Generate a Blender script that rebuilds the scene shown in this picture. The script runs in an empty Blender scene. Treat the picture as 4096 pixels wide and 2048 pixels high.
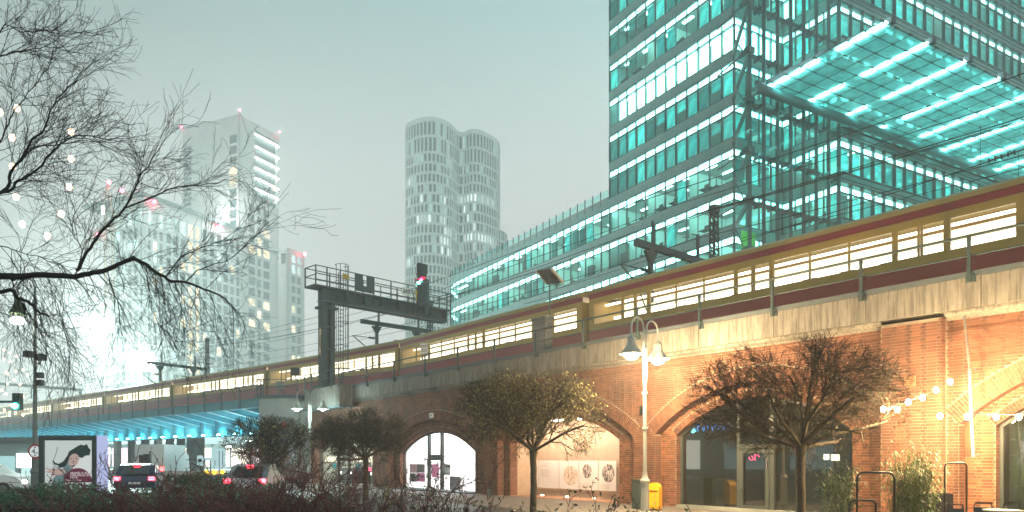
import bpy, math, random
from math import sin, cos, pi, radians, atan2, sqrt, hypot
from mathutils import Vector, Matrix
random.seed(7)
sc = bpy.context.scene
COL = sc.collection
# ------------------------------------------------------------------ camera (level, rising front lens), sky, exposure
F, CX, HY, EYE = 2917.0, 2048.0, 1834.0, 1.7      # focal length, axis and horizon of the 4096 px picture; eye height in m
cam_d = bpy.data.cameras.new('camera'); cam = bpy.data.objects.new('camera', cam_d); COL.objects.link(cam)
cam.location = (0, 0, EYE); cam.rotation_euler = (pi/2, 0, 0)
cam_d.sensor_width = 36.0; cam_d.lens = 36.0*F/4096.0
cam_d.shift_y = (HY-1024.0)/4096.0
cam_d.clip_start = 0.1; cam_d.clip_end = 3000
sc.camera = cam
W = bpy.data.worlds.new('World'); sc.world = W; W.use_nodes = True
nt = W.node_tree; nt.nodes.clear()
out = nt.nodes.new('ShaderNodeOutputWorld'); bg = nt.nodes.new('ShaderNodeBackground')
geo = nt.nodes.new('ShaderNodeTexCoord'); sep = nt.nodes.new('ShaderNodeSeparateXYZ')
nt.links.new(geo.outputs['Generated'], sep.inputs[0])
ramp = nt.nodes.new('ShaderNodeValToRGB')
cr = ramp.color_ramp
cr.elements[0].position = 0.0; cr.elements[0].color = (0.82, 0.82, 0.79, 1)
cr.elements[1].position = 1.0; cr.elements[1].color = (0.13, 0.25, 0.26, 1)
for p_, c_ in ((0.22, (0.86, 0.85, 0.825)), (0.36, (0.70, 0.76, 0.74)), (0.52, (0.40, 0.575, 0.58)), (0.72, (0.21, 0.345, 0.355))):
    e_ = cr.elements.new(p_); e_.color = (*c_, 1)
nt.links.new(sep.outputs['Z'], ramp.inputs[0])
sky = nt.nodes.new('ShaderNodeTexSky'); sky.sky_type = 'NISHITA'; sky.sun_disc = False
sky.sun_elevation = radians(-4); sky.sun_rotation = radians(250); sky.dust_density = 6
mx = nt.nodes.new('ShaderNodeMixRGB'); mx.blend_type = 'ADD'; mx.inputs[0].default_value = 0.05
nt.links.new(ramp.outputs[0], mx.inputs[1]); nt.links.new(sky.outputs[0], mx.inputs[2])
m_a = nt.nodes.new('ShaderNodeMath'); m_a.operation = 'MULTIPLY'; nt.links.new(sep.outputs['X'], m_a.inputs[0]); nt.links.new(sep.outputs['Z'], m_a.inputs[1])
wn_ = nt.nodes.new('ShaderNodeTexNoise'); wn_.inputs['Scale'].default_value = 2.2; wn_.inputs['Detail'].default_value = 4; nt.links.new(geo.outputs['Generated'], wn_.inputs[0])
m_n = nt.nodes.new('ShaderNodeMath'); m_n.operation = 'MULTIPLY_ADD'; m_n.inputs[1].default_value = .10; m_n.inputs[2].default_value = -.05; nt.links.new(wn_.outputs[0], m_n.inputs[0])
m_s = nt.nodes.new('ShaderNodeMath'); m_s.operation = 'ADD'; nt.links.new(m_a.outputs[0], m_s.inputs[0]); nt.links.new(m_n.outputs[0], m_s.inputs[1]); m_a = m_s
m_b = nt.nodes.new('ShaderNodeMath'); m_b.operation = 'MULTIPLY_ADD'; m_b.inputs[1].default_value = 1.9; m_b.inputs[2].default_value = 1.03; nt.links.new(m_a.outputs[0], m_b.inputs[0])
m_c = nt.nodes.new('ShaderNodeClamp'); m_c.inputs['Min'].default_value = .5; m_c.inputs['Max'].default_value = 1.15; nt.links.new(m_b.outputs[0], m_c.inputs[0]); m_b = m_c
mg = nt.nodes.new('ShaderNodeVectorMath'); mg.operation = 'SCALE'; nt.links.new(mx.outputs[0], mg.inputs[0]); nt.links.new(m_b.outputs[0], mg.inputs['Scale'])
nt.links.new(mg.outputs[0], bg.inputs[0]); bg.inputs[1].default_value = 1.1
nt.links.new(bg.outputs[0], out.inputs[0])
sc.view_settings.view_transform = 'Standard'; sc.view_settings.look = 'None'
sc.view_settings.exposure = 0.15; sc.view_settings.gamma = 1.0; sc.view_settings.use_curve_mapping = False
sc.render.engine = 'CYCLES'
cy = sc.cycles
cy.max_bounces = 7; cy.diffuse_bounces = 3; cy.glossy_bounces = 3; cy.transmission_bounces = 6
cy.transparent_max_bounces = 24; cy.volume_bounces = 1; cy.sample_clamp_indirect = 6.0; cy.use_denoising = True
cy.caustics_reflective = False; cy.caustics_refractive = False

# ------------------------------------------------------------------ helpers
def link(o, parent=None):
    COL.objects.link(o)
    if parent is not None: o.parent = parent
    return o
def props(o, label=None, cat=None, group=None, kind=None):
    if label: o['label'] = label
    if cat: o['category'] = cat
    if group: o['group'] = group
    if kind: o['kind'] = kind
    return o
def T(name, label, cat, loc=(0, 0, 0), rz=0.0, group=None, kind=None):
    o = bpy.data.objects.new(name, None); o.location = loc; o.rotation_euler = (0, 0, rz)
    o.empty_display_size = 0.3
    link(o); return props(o, label, cat, group, kind)
def P(x, y, D): return Vector(((x-CX)/F*D, D, EYE+(HY-y)/F*D))   # the point seen at pixel (x, y), D m deep

class Frame:
    """local x along e (to the right in the picture), local y into the depth, z up"""
    def __init__(s, a, O): s.a = a; s.O = Vector((O[0], O[1], 0)); s.e = Vector((cos(a), sin(a), 0)); s.n = Vector((-sin(a), cos(a), 0))
    def w(s, x, y, z=0.0): return s.O + s.e*x + s.n*y + Vector((0, 0, z))
    def hit(s, sx, sy=HY, y0=0.0):
        r = Vector(((sx-CX)/F, 1, 0)); D = (s.n.dot(s.O)+y0)/s.n.dot(r)
        p = r*D; return (p-s.O).dot(s.e), EYE+(HY-sy)/F*D, D

class MB:
    def __init__(s): s.v = []; s.f = []
    def add(s, vs, fs):
        n = len(s.v); s.v += [tuple(q) for q in vs]; s.f += [tuple(i+n for i in f) for f in fs]; return s
    def box(s, x0, x1, y0, y1, z0, z1):
        return s.add([(x0,y0,z0),(x1,y0,z0),(x1,y1,z0),(x0,y1,z0),(x0,y0,z1),(x1,y0,z1),(x1,y1,z1),(x0,y1,z1)],
                     [(0,3,2,1),(4,5,6,7),(0,1,5,4),(1,2,6,5),(2,3,7,6),(3,0,4,7)])
    def bar(s, p, q, w, h=None, up=Vector((0, 0, 1))):
        p = Vector(p); q = Vector(q); h = h or w; d = (q-p)
        if d.length < 1e-6: return s
        d.normalize(); a = d.cross(up)
        if a.length < 1e-4: a = d.cross(Vector((1, 0, 0)))
        a.normalize(); b = a.cross(d).normalized()
        c = [a*(i*w/2)+b*(j*h/2) for i, j in ((-1,-1),(1,-1),(1,1),(-1,1))]
        return s.add([p+k for k in c]+[q+k for k in c], [(3,2,1,0),(4,5,6,7),(0,1,5,4),(1,2,6,5),(2,3,7,6),(3,0,4,7)])
    def tube(s, pts, r, n=6, caps=True):
        pts = [Vector(p) for p in pts]; k = len(pts)
        rs = r if isinstance(r, (list, tuple)) else [r]*k
        base = len(s.v); ref = None
        for i, p in enumerate(pts):
            t = (pts[min(i+1, k-1)]-pts[max(i-1, 0)])
            if t.length < 1e-9: t = Vector((0, 0, 1))
            t.normalize()
            if ref is None:
                ref = t.orthogonal().normalized()
            else:
                ref = (ref - t*ref.dot(t))
                if ref.length < 1e-5: ref = t.orthogonal()
                ref.normalize()
            b = t.cross(ref)
            for j in range(n):
                an = 2*pi*j/n
                s.v.append(tuple(p + ref*(cos(an)*rs[i]) + b*(sin(an)*rs[i])))
        for i in range(k-1):
            for j in range(n):
                a0 = base+i*n+j; a1 = base+i*n+(j+1) % n
                s.f.append((a0, a1, a1+n, a0+n))
        if caps:
            s.f.append(tuple(base+j for j in reversed(range(n)))); s.f.append(tuple(base+(k-1)*n+j for j in range(n)))
        return s
    def lathe(s, prof, c=(0, 0, 0), n=16):
        base = len(s.v); c = Vector(c)
        for r, z in prof:
            for j in range(n):
                an = 2*pi*j/n; s.v.append((c.x+r*cos(an), c.y+r*sin(an), c.z+z))
        for i in range(len(prof)-1):
            for j in range(n):
                a0 = base+i*n+j; a1 = base+i*n+(j+1) % n; s.f.append((a0, a1, a1+n, a0+n))
        s.f.append(tuple(base+j for j in reversed(range(n)))); s.f.append(tuple(base+(len(prof)-1)*n+j for j in range(n)))
        return s
    def prism(s, poly, a, b):
        """poly: list of 3D points; extruded by vector b-a given as offset a->b"""
        off = Vector(b)-Vector(a); n = len(poly)
        vs = [Vector(q) for q in poly]+[Vector(q)+off for q in poly]
        return s.add(vs, [tuple(reversed(range(n))), tuple(range(n, 2*n))]+[(i, (i+1) % n, (i+1) % n+n, i+n) for i in range(n)])
    def ball(s, c, r, n=10, m=6, sz=1.0):
        prof = [(r*sin(pi*i/m), -r*cos(pi*i/m)*sz) for i in range(m+1)]
        prof[0] = (1e-4, prof[0][1]); prof[-1] = (1e-4, prof[-1][1])
        return s.lathe(prof, c, n)
    def mesh(s, name, mat=None, smooth=False):
        me = bpy.data.meshes.new(name); me.from_pydata(s.v, [], s.f)
        if mat: me.materials.append(mat)
        if smooth: me.polygons.foreach_set('use_smooth', [True]*len(me.polygons))
        me.update(); return me
    def build(s, name, mat, parent=None, world=True, smooth=False, kind=None, label=None):
        if world and parent is not None:
            l = parent.location; a = -parent.rotation_euler[2]; ca, sa = cos(a), sin(a)
            s.v = [((x-l.x)*ca-(y-l.y)*sa, (x-l.x)*sa+(y-l.y)*ca, z-l.z) for x, y, z in s.v]
        o = link(bpy.data.objects.new(name, s.mesh(name, mat, smooth)), parent)
        if kind: o['kind'] = kind
        if label: o['label'] = label
        return o
def inst(name, me, parent, loc=(0, 0, 0), rz=0.0):
    o = bpy.data.objects.new(name, me); o.location = loc; o.rotation_euler = (0, 0, rz); return link(o, parent)
def copy_tree(o, parent=None):
    c = o.copy(); COL.objects.link(c); c.parent = parent
    for ch in list(o.children): copy_tree(ch, c)
    return c
def struct(name, mb, mat, smooth=False):
    o = mb.build(name, mat, None, smooth=smooth); o['kind'] = 'structure'; return o
def text(body, size, loc, rot, mat, parent, extrude=0.004, align='CENTER', name='lettering', font_scale=1.0):
    c = bpy.data.curves.new(name, 'FONT'); c.body = body; c.size = size; c.extrude = extrude
    c.align_x = align; c.align_y = 'CENTER'; c.materials.append(mat)
    tmp = bpy.data.objects.new('tmp', c); COL.objects.link(tmp)
    me = bpy.data.meshes.new_from_object(tmp.evaluated_get(bpy.context.evaluated_depsgraph_get()))
    bpy.data.objects.remove(tmp); bpy.data.curves.remove(c)
    o = bpy.data.objects.new(name, me); o.location = loc; o.rotation_euler = rot
    return link(o, parent)

# ------------------------------------------------------------------ materials
def M(name, col, rough=0.7, metal=0.0, col2=None, scale=3.0, detail=6, bump=0.0, bscale=None, stretch=None, emit=None, es=0.0,
      spec=None, island=0.0, stain=0.0, wave=None, contrast=None, trans=0.0, alpha=None):
    m = bpy.data.materials.new(name); m.use_nodes = True; t = m.node_tree; b = t.nodes['Principled BSDF']
    b.inputs['Base Color'].default_value = (*col, 1); b.inputs['Roughness'].default_value = rough; b.inputs['Metallic'].default_value = metal
    if spec is not None: b.inputs['Specular IOR Level'].default_value = spec
    tc = t.nodes.new('ShaderNodeTexCoord'); mp = t.nodes.new('ShaderNodeMapping'); t.links.new(tc.outputs['Object'], mp.inputs[0])
    if stretch: mp.inputs['Scale'].default_value = stretch
    colsock = None
    if col2 is not None:
        n = t.nodes.new('ShaderNodeTexNoise'); n.inputs['Scale'].default_value = scale; n.inputs['Detail'].default_value = detail
        n.inputs['Roughness'].default_value = 0.65
        t.links.new(mp.outputs[0], n.inputs[0])
        r = t.nodes.new('ShaderNodeValToRGB'); lo, hi = contrast or (0.35, 0.65)
        r.color_ramp.elements[0].position = lo; r.color_ramp.elements[1].position = hi
        r.color_ramp.elements[0].color = (*col, 1); r.color_ramp.elements[1].color = (*col2, 1)
        t.links.new(n.outputs[0], r.inputs[0]); colsock = r.outputs[0]
    if island:
        g = t.nodes.new('ShaderNodeNewGeometry'); oi = t.nodes.new('ShaderNodeObjectInfo')
        ad = t.nodes.new('ShaderNodeMath'); ad.operation = 'ADD'; t.links.new(g.outputs['Random Per Island'], ad.inputs[0]); t.links.new(oi.outputs['Random'], ad.inputs[1])
        fr = t.nodes.new('ShaderNodeMath'); fr.operation = 'FRACT'; t.links.new(ad.outputs[0], fr.inputs[0])
        mr = t.nodes.new('ShaderNodeMapRange'); mr.inputs[3].default_value = 1-island; mr.inputs[4].default_value = 1+island
        t.links.new(fr.outputs[0], mr.inputs[0])
        hs = t.nodes.new('ShaderNodeHueSaturation'); t.links.new(mr.outputs[0], hs.inputs['Value'])
        if colsock is not None: t.links.new(colsock, hs.inputs['Color'])
        else: hs.inputs['Color'].default_value = (*col, 1)
        colsock = hs.outputs[0]
    if stain and colsock is not None:
        ns = t.nodes.new('ShaderNodeTexNoise'); ns.inputs['Scale'].default_value = 0.45; ns.inputs['Detail'].default_value = 9; ns.inputs['Roughness'].default_value = .7
        mps = t.nodes.new('ShaderNodeMapping'); mps.inputs['Scale'].default_value = (1.6, 1.6, .7); t.links.new(tc.outputs['Object'], mps.inputs[0]); t.links.new(mps.outputs[0], ns.inputs[0])
        rs = t.nodes.new('ShaderNodeMapRange'); rs.inputs[1].default_value = .38; rs.inputs[2].default_value = .66; rs.inputs[3].default_value = 1.0; rs.inputs[4].default_value = 1.0-stain
        t.links.new(ns.outputs[0], rs.inputs[0]); h2 = t.nodes.new('ShaderNodeHueSaturation'); t.links.new(colsock, h2.inputs['Color']); t.links.new(rs.outputs[0], h2.inputs['Value']); colsock = h2.outputs[0]
    if colsock is not None: t.links.new(colsock, b.inputs['Base Color'])
    if bump:
        n2 = t.nodes.new('ShaderNodeTexNoise'); n2.inputs['Scale'].default_value = bscale or scale*4; n2.inputs['Detail'].default_value = 8
        t.links.new(mp.outputs[0], n2.inputs[0]); bp = t.nodes.new('ShaderNodeBump'); bp.inputs['Strength'].default_value = bump
        bp.inputs['Distance'].default_value = 0.02
        t.links.new(n2.outputs[0], bp.inputs['Height']); t.links.new(bp.outputs[0], b.inputs['Normal'])
    if wave:   # ribs: (axis, scale, strength)
        ax, ws, wst = wave
        wv = t.nodes.new('ShaderNodeTexWave'); wv.bands_direction = ax; wv.inputs['Scale'].default_value = ws; wv.wave_profile = 'SIN'
        t.links.new(tc.outputs['Object'], wv.inputs[0]); bp = t.nodes.new('ShaderNodeBump'); bp.inputs['Strength'].default_value = wst
        bp.inputs['Distance'].default_value = 0.03
        t.links.new(wv.outputs['Fac'], bp.inputs['Height']); t.links.new(bp.outputs[0], b.inputs['Normal'])
    if emit: b.inputs['Emission Color'].default_value = (*emit, 1); b.inputs['Emission Strength'].default_value = es
    if trans: b.inputs['Transmission Weight'].default_value = trans
    return m
def E(name, col, s, mis=False):
    m = bpy.data.materials.new(name); m.use_nodes = True; t = m.node_tree; t.nodes.clear()
    o = t.nodes.new('ShaderNodeOutputMaterial'); e = t.nodes.new('ShaderNodeEmission'); e.inputs[0].default_value = (*col, 1); e.inputs[1].default_value = s
    t.links.new(e.outputs[0], o.inputs[0])
    if not mis: m.cycles.emission_sampling = 'NONE'
    return m
def G(name, tint, refl=0.12, rough=0.02, ior=1.45):
    """thin pane: tinted see-through with a fresnel reflection"""
    m = bpy.data.materials.new(name); m.use_nodes = True; t = m.node_tree; t.nodes.clear()
    o = t.nodes.new('ShaderNodeOutputMaterial'); tr = t.nodes.new('ShaderNodeBsdfTransparent'); tr.inputs[0].default_value = (*tint, 1)
    gl = t.nodes.new('ShaderNodeBsdfGlossy'); gl.inputs['Roughness'].default_value = rough; gl.inputs[0].default_value = (0.9, 1, 1, 1)
    ge = t.nodes.new('ShaderNodeNewGeometry'); dt = t.nodes.new('ShaderNodeVectorMath'); dt.operation = 'DOT_PRODUCT'
    t.links.new(ge.outputs['Normal'], dt.inputs[0]); t.links.new(ge.outputs['Incoming'], dt.inputs[1])
    def mth(op, a, b=None):
        n = t.nodes.new('ShaderNodeMath'); n.operation = op
        for i, q in enumerate((a, b)):
            if q is None: continue
            if isinstance(q, (int, float)): n.inputs[i].default_value = q
            else: t.links.new(q, n.inputs[i])
        return n.outputs[0]
    sch = mth('POWER', mth('SUBTRACT', 1.0, mth('ABSOLUTE', dt.outputs['Value'])), 5.0)
    fac = mth('ADD', mth('MULTIPLY', sch, 0.8), refl*0.4)
    mi = t.nodes.new('ShaderNodeMixShader'); t.links.new(fac, mi.inputs[0])
    t.links.new(tr.outputs[0], mi.inputs[1]); t.links.new(gl.outputs[0], mi.inputs[2]); t.links.new(mi.outputs[0], o.inputs[0])
    return m
def lit(name, c0, c1, s0, s1, slat=None, noise=None):
    """a lit window/blind: brightness differs from one object to the next; optional slats"""
    m = bpy.data.materials.new(name); m.use_nodes = True; t = m.node_tree; t.nodes.clear()
    o = t.nodes.new('ShaderNodeOutputMaterial'); e = t.nodes.new('ShaderNodeEmission'); m.cycles.emission_sampling = 'NONE'
    oi = t.nodes.new('ShaderNodeObjectInfo'); mr = t.nodes.new('ShaderNodeMapRange'); mr.inputs[3].default_value = s0; mr.inputs[4].default_value = s1
    t.links.new(oi.outputs['Random'], mr.inputs[0])
    mc = t.nodes.new('ShaderNodeMixRGB'); mc.inputs[1].default_value = (*c0, 1); mc.inputs[2].default_value = (*c1, 1)
    wn = t.nodes.new('ShaderNodeTexWhiteNoise'); wn.noise_dimensions = '1D'; t.links.new(oi.outputs['Random'], wn.inputs['W']); t.links.new(wn.outputs['Value'], mc.inputs[0])
    s = mr.outputs[0]; tc = t.nodes.new('ShaderNodeTexCoord')
    if slat:
        wv = t.nodes.new('ShaderNodeTexWave'); wv.bands_direction = 'Z'; wv.inputs['Scale'].default_value = slat; wv.wave_profile = 'SAW'
        t.links.new(tc.outputs['Object'], wv.inputs[0]); r2 = t.nodes.new('ShaderNodeMapRange'); r2.inputs[3].default_value = 0.55; r2.inputs[4].default_value = 1.4
        t.links.new(wv.outputs['Fac'], r2.inputs[0]); mu = t.nodes.new('ShaderNodeMath'); mu.operation = 'MULTIPLY'; t.links.new(s, mu.inputs[0]); t.links.new(r2.outputs[0], mu.inputs[1]); s = mu.outputs[0]
    if noise:
        n = t.nodes.new('ShaderNodeTexNoise'); n.inputs['Scale'].default_value = noise; n.inputs['Detail'].default_value = 3
        t.links.new(tc.outputs['Object'], n.inputs[0]); r3 = t.nodes.new('ShaderNodeMapRange'); r3.inputs[1].default_value = 0.3; r3.inputs[2].default_value = 0.7; r3.inputs[3].default_value = 0.5; r3.inputs[4].default_value = 1.5
        t.links.new(n.outputs[0], r3.inputs[0]); mu = t.nodes.new('ShaderNodeMath'); mu.operation = 'MULTIPLY'; t.links.new(s, mu.inputs[0]); t.links.new(r3.outputs[0], mu.inputs[1]); s = mu.outputs[0]
    t.links.new(mc.outputs[0], e.inputs[0]); t.links.new(s, e.inputs[1]); t.links.new(e.outputs[0], o.inputs[0])
    return m

brick_m = M('brick', (0.265, 0.108, 0.06), 0.85, col2=(0.15, 0.063, 0.038), scale=1.3, bump=0.4, bscale=40, island=0.25, stain=0.5)
brick_dark = M('old_brick', (0.24, 0.095, 0.045), 0.9, col2=(0.12, 0.05, 0.03), scale=2.0, bump=0.5, bscale=40, island=0.4)
mortar = M('mortar', (0.33, 0.27, 0.20), 0.95, col2=(0.22, 0.18, 0.14), scale=4, bump=0.3)
conc = M('stained_concrete', (0.29, 0.28, 0.245), 0.9, col2=(0.05, 0.048, 0.042), scale=1.7, detail=12, bump=0.3, stretch=(9, 9, 0.45), contrast=(0.45, 0.74), stain=.5)
conc_l = M('pale_concrete', (0.34, 0.37, 0.35), 0.9, col2=(0.22, 0.25, 0.24), scale=1.1, bump=0.2)
steel = M('dark_teal_steel', (0.028, 0.055, 0.06), 0.55, 0.0, col2=(0.045, 0.075, 0.08), scale=5, bump=0.1)
steel_b = M('blue_grey_steel', (0.07, 0.10, 0.115), 0.6, col2=(0.10, 0.125, 0.135), scale=4)
post_grey = M('grey_paint', (0.20, 0.22, 0.21), 0.5, col2=(0.13, 0.15, 0.145), scale=6)
bridge_m = M('bridge_paint', (0.13, 0.36, 0.41), 0.6, col2=(0.09, 0.28, 0.33), scale=1.5)
bark = M('bark', (0.035, 0.028, 0.02), 0.95, col2=(0.085, 0.07, 0.045), scale=12, bump=0.6)
twig = M('twig', (0.022, 0.019, 0.013), 0.95, island=0.3)
dark_twig = M('dark_twig', (0.012, 0.014, 0.013), 0.95)
black = M('black_paint', (0.012, 0.012, 0.014), 0.4)
white_p = M('white_paint', (0.75, 0.75, 0.72), 0.5)
# ================================================================== GROUND
asph = M('asphalt', (0.045, 0.048, 0.05), 0.45, col2=(0.075, 0.078, 0.08), scale=0.8, bump=0.2, bscale=60)
pave = M('paving', (0.20, 0.18, 0.165), 0.8, col2=(0.12, 0.11, 0.10), scale=2.5, bump=0.4, bscale=25)
soil = M('soil', (0.035, 0.028, 0.02), 1.0, col2=(0.06, 0.045, 0.03), scale=6, bump=0.6)
struct('ground', MB().add([(-1500, -900, -0.02), (1500, -900, -0.02), (1500, 2200, -0.02), (-1500, 2200, -0.02)], [(0, 1, 2, 3)]), asph)
struct('bounce_ground', MB().add([(-330, 105, -0.008), (330, 105, -0.008), (330, 420, -0.008), (-330, 420, -0.008)], [(0, 1, 2, 3)]), M('pale_bounce', (.42, .43, .42), .8, col2=(.35, .36, .35), scale=.1))  # unseen pale sheet, added to bounce light onto the far towers and haze
# ================================================================== VIADUCT
VA = atan2(-2917.0, 2248.0); VN = Vector((-sin(VA), cos(VA), 0)); VC = 19.68
V = Frame(VA, VN*VC)
def vx(sx, y0=0.0): return V.hit(sx, HY, y0)[0]
def vz(sx, sy, y0=0.0): return V.hit(sx, sy, y0)[1]
XL = vx(1238); XR = 9.0
viad = T('brick_viaduct', 'long red brick railway viaduct with four shallow arches and a stained concrete parapet', 'viaduct', V.w(-20, 0, 0), VA)
def vb(mb, name, mat, parent=None, **k):    # built in viaduct coordinates (x along, y deep)
    mb.v = [tuple(V.w(x, y, z)) for x, y, z in mb.v]
    return mb.build(name, mat, parent or viad, **k)
class Arch:
    def __init__(s, a, b, zs, zc, y0=0.0):
        s.a, s.b, s.zs, s.zc = vx(a, y0), vx(b, y0) if isinstance(b, (int, float)) else b[0], zs, zc
        s.set()
    def set(s):
        s.c = (s.a+s.b)/2; h = (s.b-s.a)/2; r = s.zc-s.zs; s.R = (h*h+r*r)/(2*r); s.z0 = s.zc-s.R; s.h = h
    def top(s, x, dr=0.0):
        q = (s.R+dr)**2-(x-s.c)**2
        return s.z0+sqrt(q) if q > 0 else s.z0
    def block(s, z, dr=0.0):            # blocked interval at height z
        if z < s.zs - 1e-6: return (s.a, s.b)
        q = (s.R+dr)**2-(z-s.z0)**2
        if q <= 0: return None
        return (s.c-sqrt(q), s.c+sqrt(q))
RING = 0.5
outer = [Arch(1255, 1513, 2.25, 3.55), Arch(1553, 1931, 2.25, 3.72), Arch(1990, 2533, 2.5, 3.95), Arch(2619, 3521, 2.55, 4.08)]
a5 = Arch(3835, 4096, 2.55, 4.1); a5.b = a5.a+8.0; a5.set(); outer.append(a5)
inner = [Arch(1271, 1490, 2.12, 3.05, .35), Arch(1600, 1900, 2.05, 3.12, .35), Arch(2040, 2477, 2.42, 3.42, .35), Arch(2704, 3410, 2.5, 3.62, .35)]
b5 = Arch(3982, 4096, 2.5, 3.62, .35); b5.b = a5.b-0.9; b5.set(); inner.append(b5)
ZT = 5.2
def layer(mb, y0, y1, x0, x1, zt, arches, step=0.2):
    xs = set([x0, x1]); x = x0
    while x < x1: xs.add(round(x, 4)); x += step
    for A in arches:
        for q in (A.a, A.b): xs.add(q)
    xs = sorted(q for q in xs if x0 <= q <= x1)
    for i in range(len(xs)-1):
        p, q = xs[i], xs[i+1]
        if q-p < 1e-5: continue
        m = (p+q)/2; A = next((k for k in arches if k.a < m < k.b), None)
        zp, zq = (A.top(p), A.top(q)) if A else (0.0, 0.0)
        mb.add([(p, y0, zp), (q, y0, zq), (q, y0, zt), (p, y0, zt), (p, y1, zp), (q, y1, zq)], [(0, 1, 2, 3), (0, 4, 5, 1)])
        if A is None:
            for k in arches:
                if abs(k.b-p) < 1e-5: mb.add([(p, y0, 0), (p, y1, 0), (p, y1, k.zs), (p, y0, k.zs)], [(0, 1, 2, 3)])
                if abs(k.a-q) < 1e-5: mb.add([(q, y0, 0), (q, y1, 0), (q, y1, k.zs), (q, y0, k.zs)], [(3, 2, 1, 0)])
    return mb
core = layer(MB(), 0.012, .35, XL, XR, ZT, outer); vb(core, 'wall_core', mortar)
inf = MB()
for o_, i_ in zip(outer, inner): layer(inf, .362, .78, o_.a-.05, o_.b+.05, 4.3, [i_])
vb(inf, 'infill_wall', mortar)
vb(MB().box(XL, XR, .4, 9.5, 5.25, 6.0).box(XL, XR, .36, 9.0, 4.3, 5.2).box(XL, XL+.4, .4, 9, 0, 5.2), 'deck_slab', conc_l)
vb(MB().box(XL, XR, 9.2, 9.5, 0, 5.2), 'rear_wall', brick_dark)
# piers between the arches (depth behind the front)
pm = MB()
for i in range(len(inner)-1): pm.box(outer[i].b-.1, outer[i+1].a+.1, .36, 9.0, 0, 4.6)
vb(pm, 'pier', brick_dark)
# --- bricks
BL, BH, JT, CO = 0.24, 0.065, 0.012, 0.077
rng = random.Random(3)
bricks = []      # (x0,x1,z0,z1,yfront, full?)
PX0, PX1 = vx(3523, -.25), vx(3765, -.25)
def courses(x0, x1, z0, z1, yf, blocks):
    z = z0; k = 0
    while z+BH <= z1+1e-6:
        bl = sorted(b for b in blocks(z+BH/2) if b)
        x = x0 - rng.random()*.02 - (0.09 if k % 2 else 0.0); j = 0
        while x < x1:
            L = BL if (j % 2 == 0) == (k % 2 == 0) else 0.114
            a, b = max(x, x0), min(x+L, x1); full = (a == x and b == x+L)
            segs = [(a, b)]
            for p, q in bl:
                ns = []
                for s0, s1 in segs:
                    if q <= s0 or p >= s1: ns.append((s0, s1)); continue
                    full = False
                    if s0 < p-.02: ns.append((s0, p-.008))
                    if s1 > q+.02: ns.append((q+.008, s1))
                segs = ns
            for s0, s1 in segs:
                if s1-s0 > .03: bricks.append((s0, s1, z, z+BH, yf, full and L == BL))
            x += L+JT; j += 1
        z += CO; k += 1
def blk_outer(z):
    r = []
    for A in outer:
        ze = A.z0+(A.R+RING)*(A.zs-A.z0)/A.R
        if z < A.zs: r.append((A.a, A.b))
        elif z < ze: q_ = A.h*(z-A.z0)/(A.zs-A.z0); r.append((A.c-q_-.01, A.c+q_+.01))
        else: r.append(A.block(z, RING+.01))
    return r + [(PX0-.02, PX1+.02)]
courses(XL, -3.0, 0.05, ZT-.08, 0.0, blk_outer)
for o_, i_ in zip(outer, inner):
    def bi(z, i_=i_):
        if z < i_.zs: return [(i_.a, i_.b)]
        ze = i_.z0+(i_.R+.24)*(i_.zs-i_.z0)/i_.R
        if z < ze: q_ = i_.h*(z-i_.z0)/(i_.zs-i_.z0); return [(i_.c-q_-.01, i_.c+q_+.01)]
        return [i_.block(z, .26)]
    def bo(z, o_=o_):
        b = o_.block(z, -.01)
        return [(-99, b[0]), (b[1], 99)] if b else [(-99, 99)]
    courses(o_.a, min(o_.b, -3.0), 0.05, o_.zc, .35, lambda z, bi=bi, bo=bo: bi(z)+bo(z))
courses(PX0, PX1, 0.05, ZT-.02, -.25, lambda z: [])
vb(MB().box(PX0, PX1, -.24, .02, 0, ZT), 'pilaster_core', mortar)
# pilaster side return, facing the near end
side = MB(); z = .05; k = 0
while z+BH < ZT:
    cuts = (-.25, -.135, -.0) if k % 2 else (-.25, -.005)
    for u, w_ in zip(cuts[:-1], cuts[1:]): side.box(PX1-.05, PX1+.008, u+.0, w_-.012, z, z+BH)
    z += CO; k += 1
so = vb(side, 'pilaster_side_bricks', brick_m, kind='stuff')
def sxy(b):
    p = V.w((b[0]+b[1])/2, b[4], (b[2]+b[3])/2); return p, CX+F*p.x/p.y, HY-(p.z-EYE)*F/p.y
cand = []
for i, b in enumerate(bricks):
    if not b[5]: continue
    p, sx_, sy_ = sxy(b)
    if sx_ < 4096 and 1200 < sy_ < 2040: cand.append((p.y, i))
cand.sort(); single = set(i for _, i in cand[:296])
def brick_box(mb, b, y=None):
    x0, x1, z0, z1, yf, _ = b; j = rng.uniform(-.003, .003); yb = yf+.02
    return mb.add([(x0, yf+j, z0), (x1, yf+j, z0), (x1, yf+j, z1), (x0, yf+j, z1), (x0, yb, z0), (x1, yb, z0), (x1, yb, z1), (x0, yb, z1)],
                  [(0, 1, 2, 3), (0, 4, 5, 1), (1, 5, 6, 2), (2, 6, 7, 3), (3, 7, 4, 0)])
bm_out, bm_in = MB(), MB()
for i, b in enumerate(bricks):
    if i in single: continue
    brick_box(bm_in if b[4] > .1 else bm_out, b)
vb(bm_out, 'wall_bricks', brick_m, kind='stuff'); vb(bm_in, 'infill_bricks', brick_dark, kind='stuff')
one = [MB().box(0, BL, 0, .03, 0, BH).mesh('brick', brick_m) for _ in range(3)]
one_d = MB().box(0, BL, 0, .03, 0, BH).mesh('brick', brick_dark)
for i in single:
    b = bricks[i]; me = one_d if b[4] > .1 else one[i % 3]
    inst('brick', me, viad, (b[0]+20, b[4]+rng.uniform(-.004, .003), b[2]))
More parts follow.
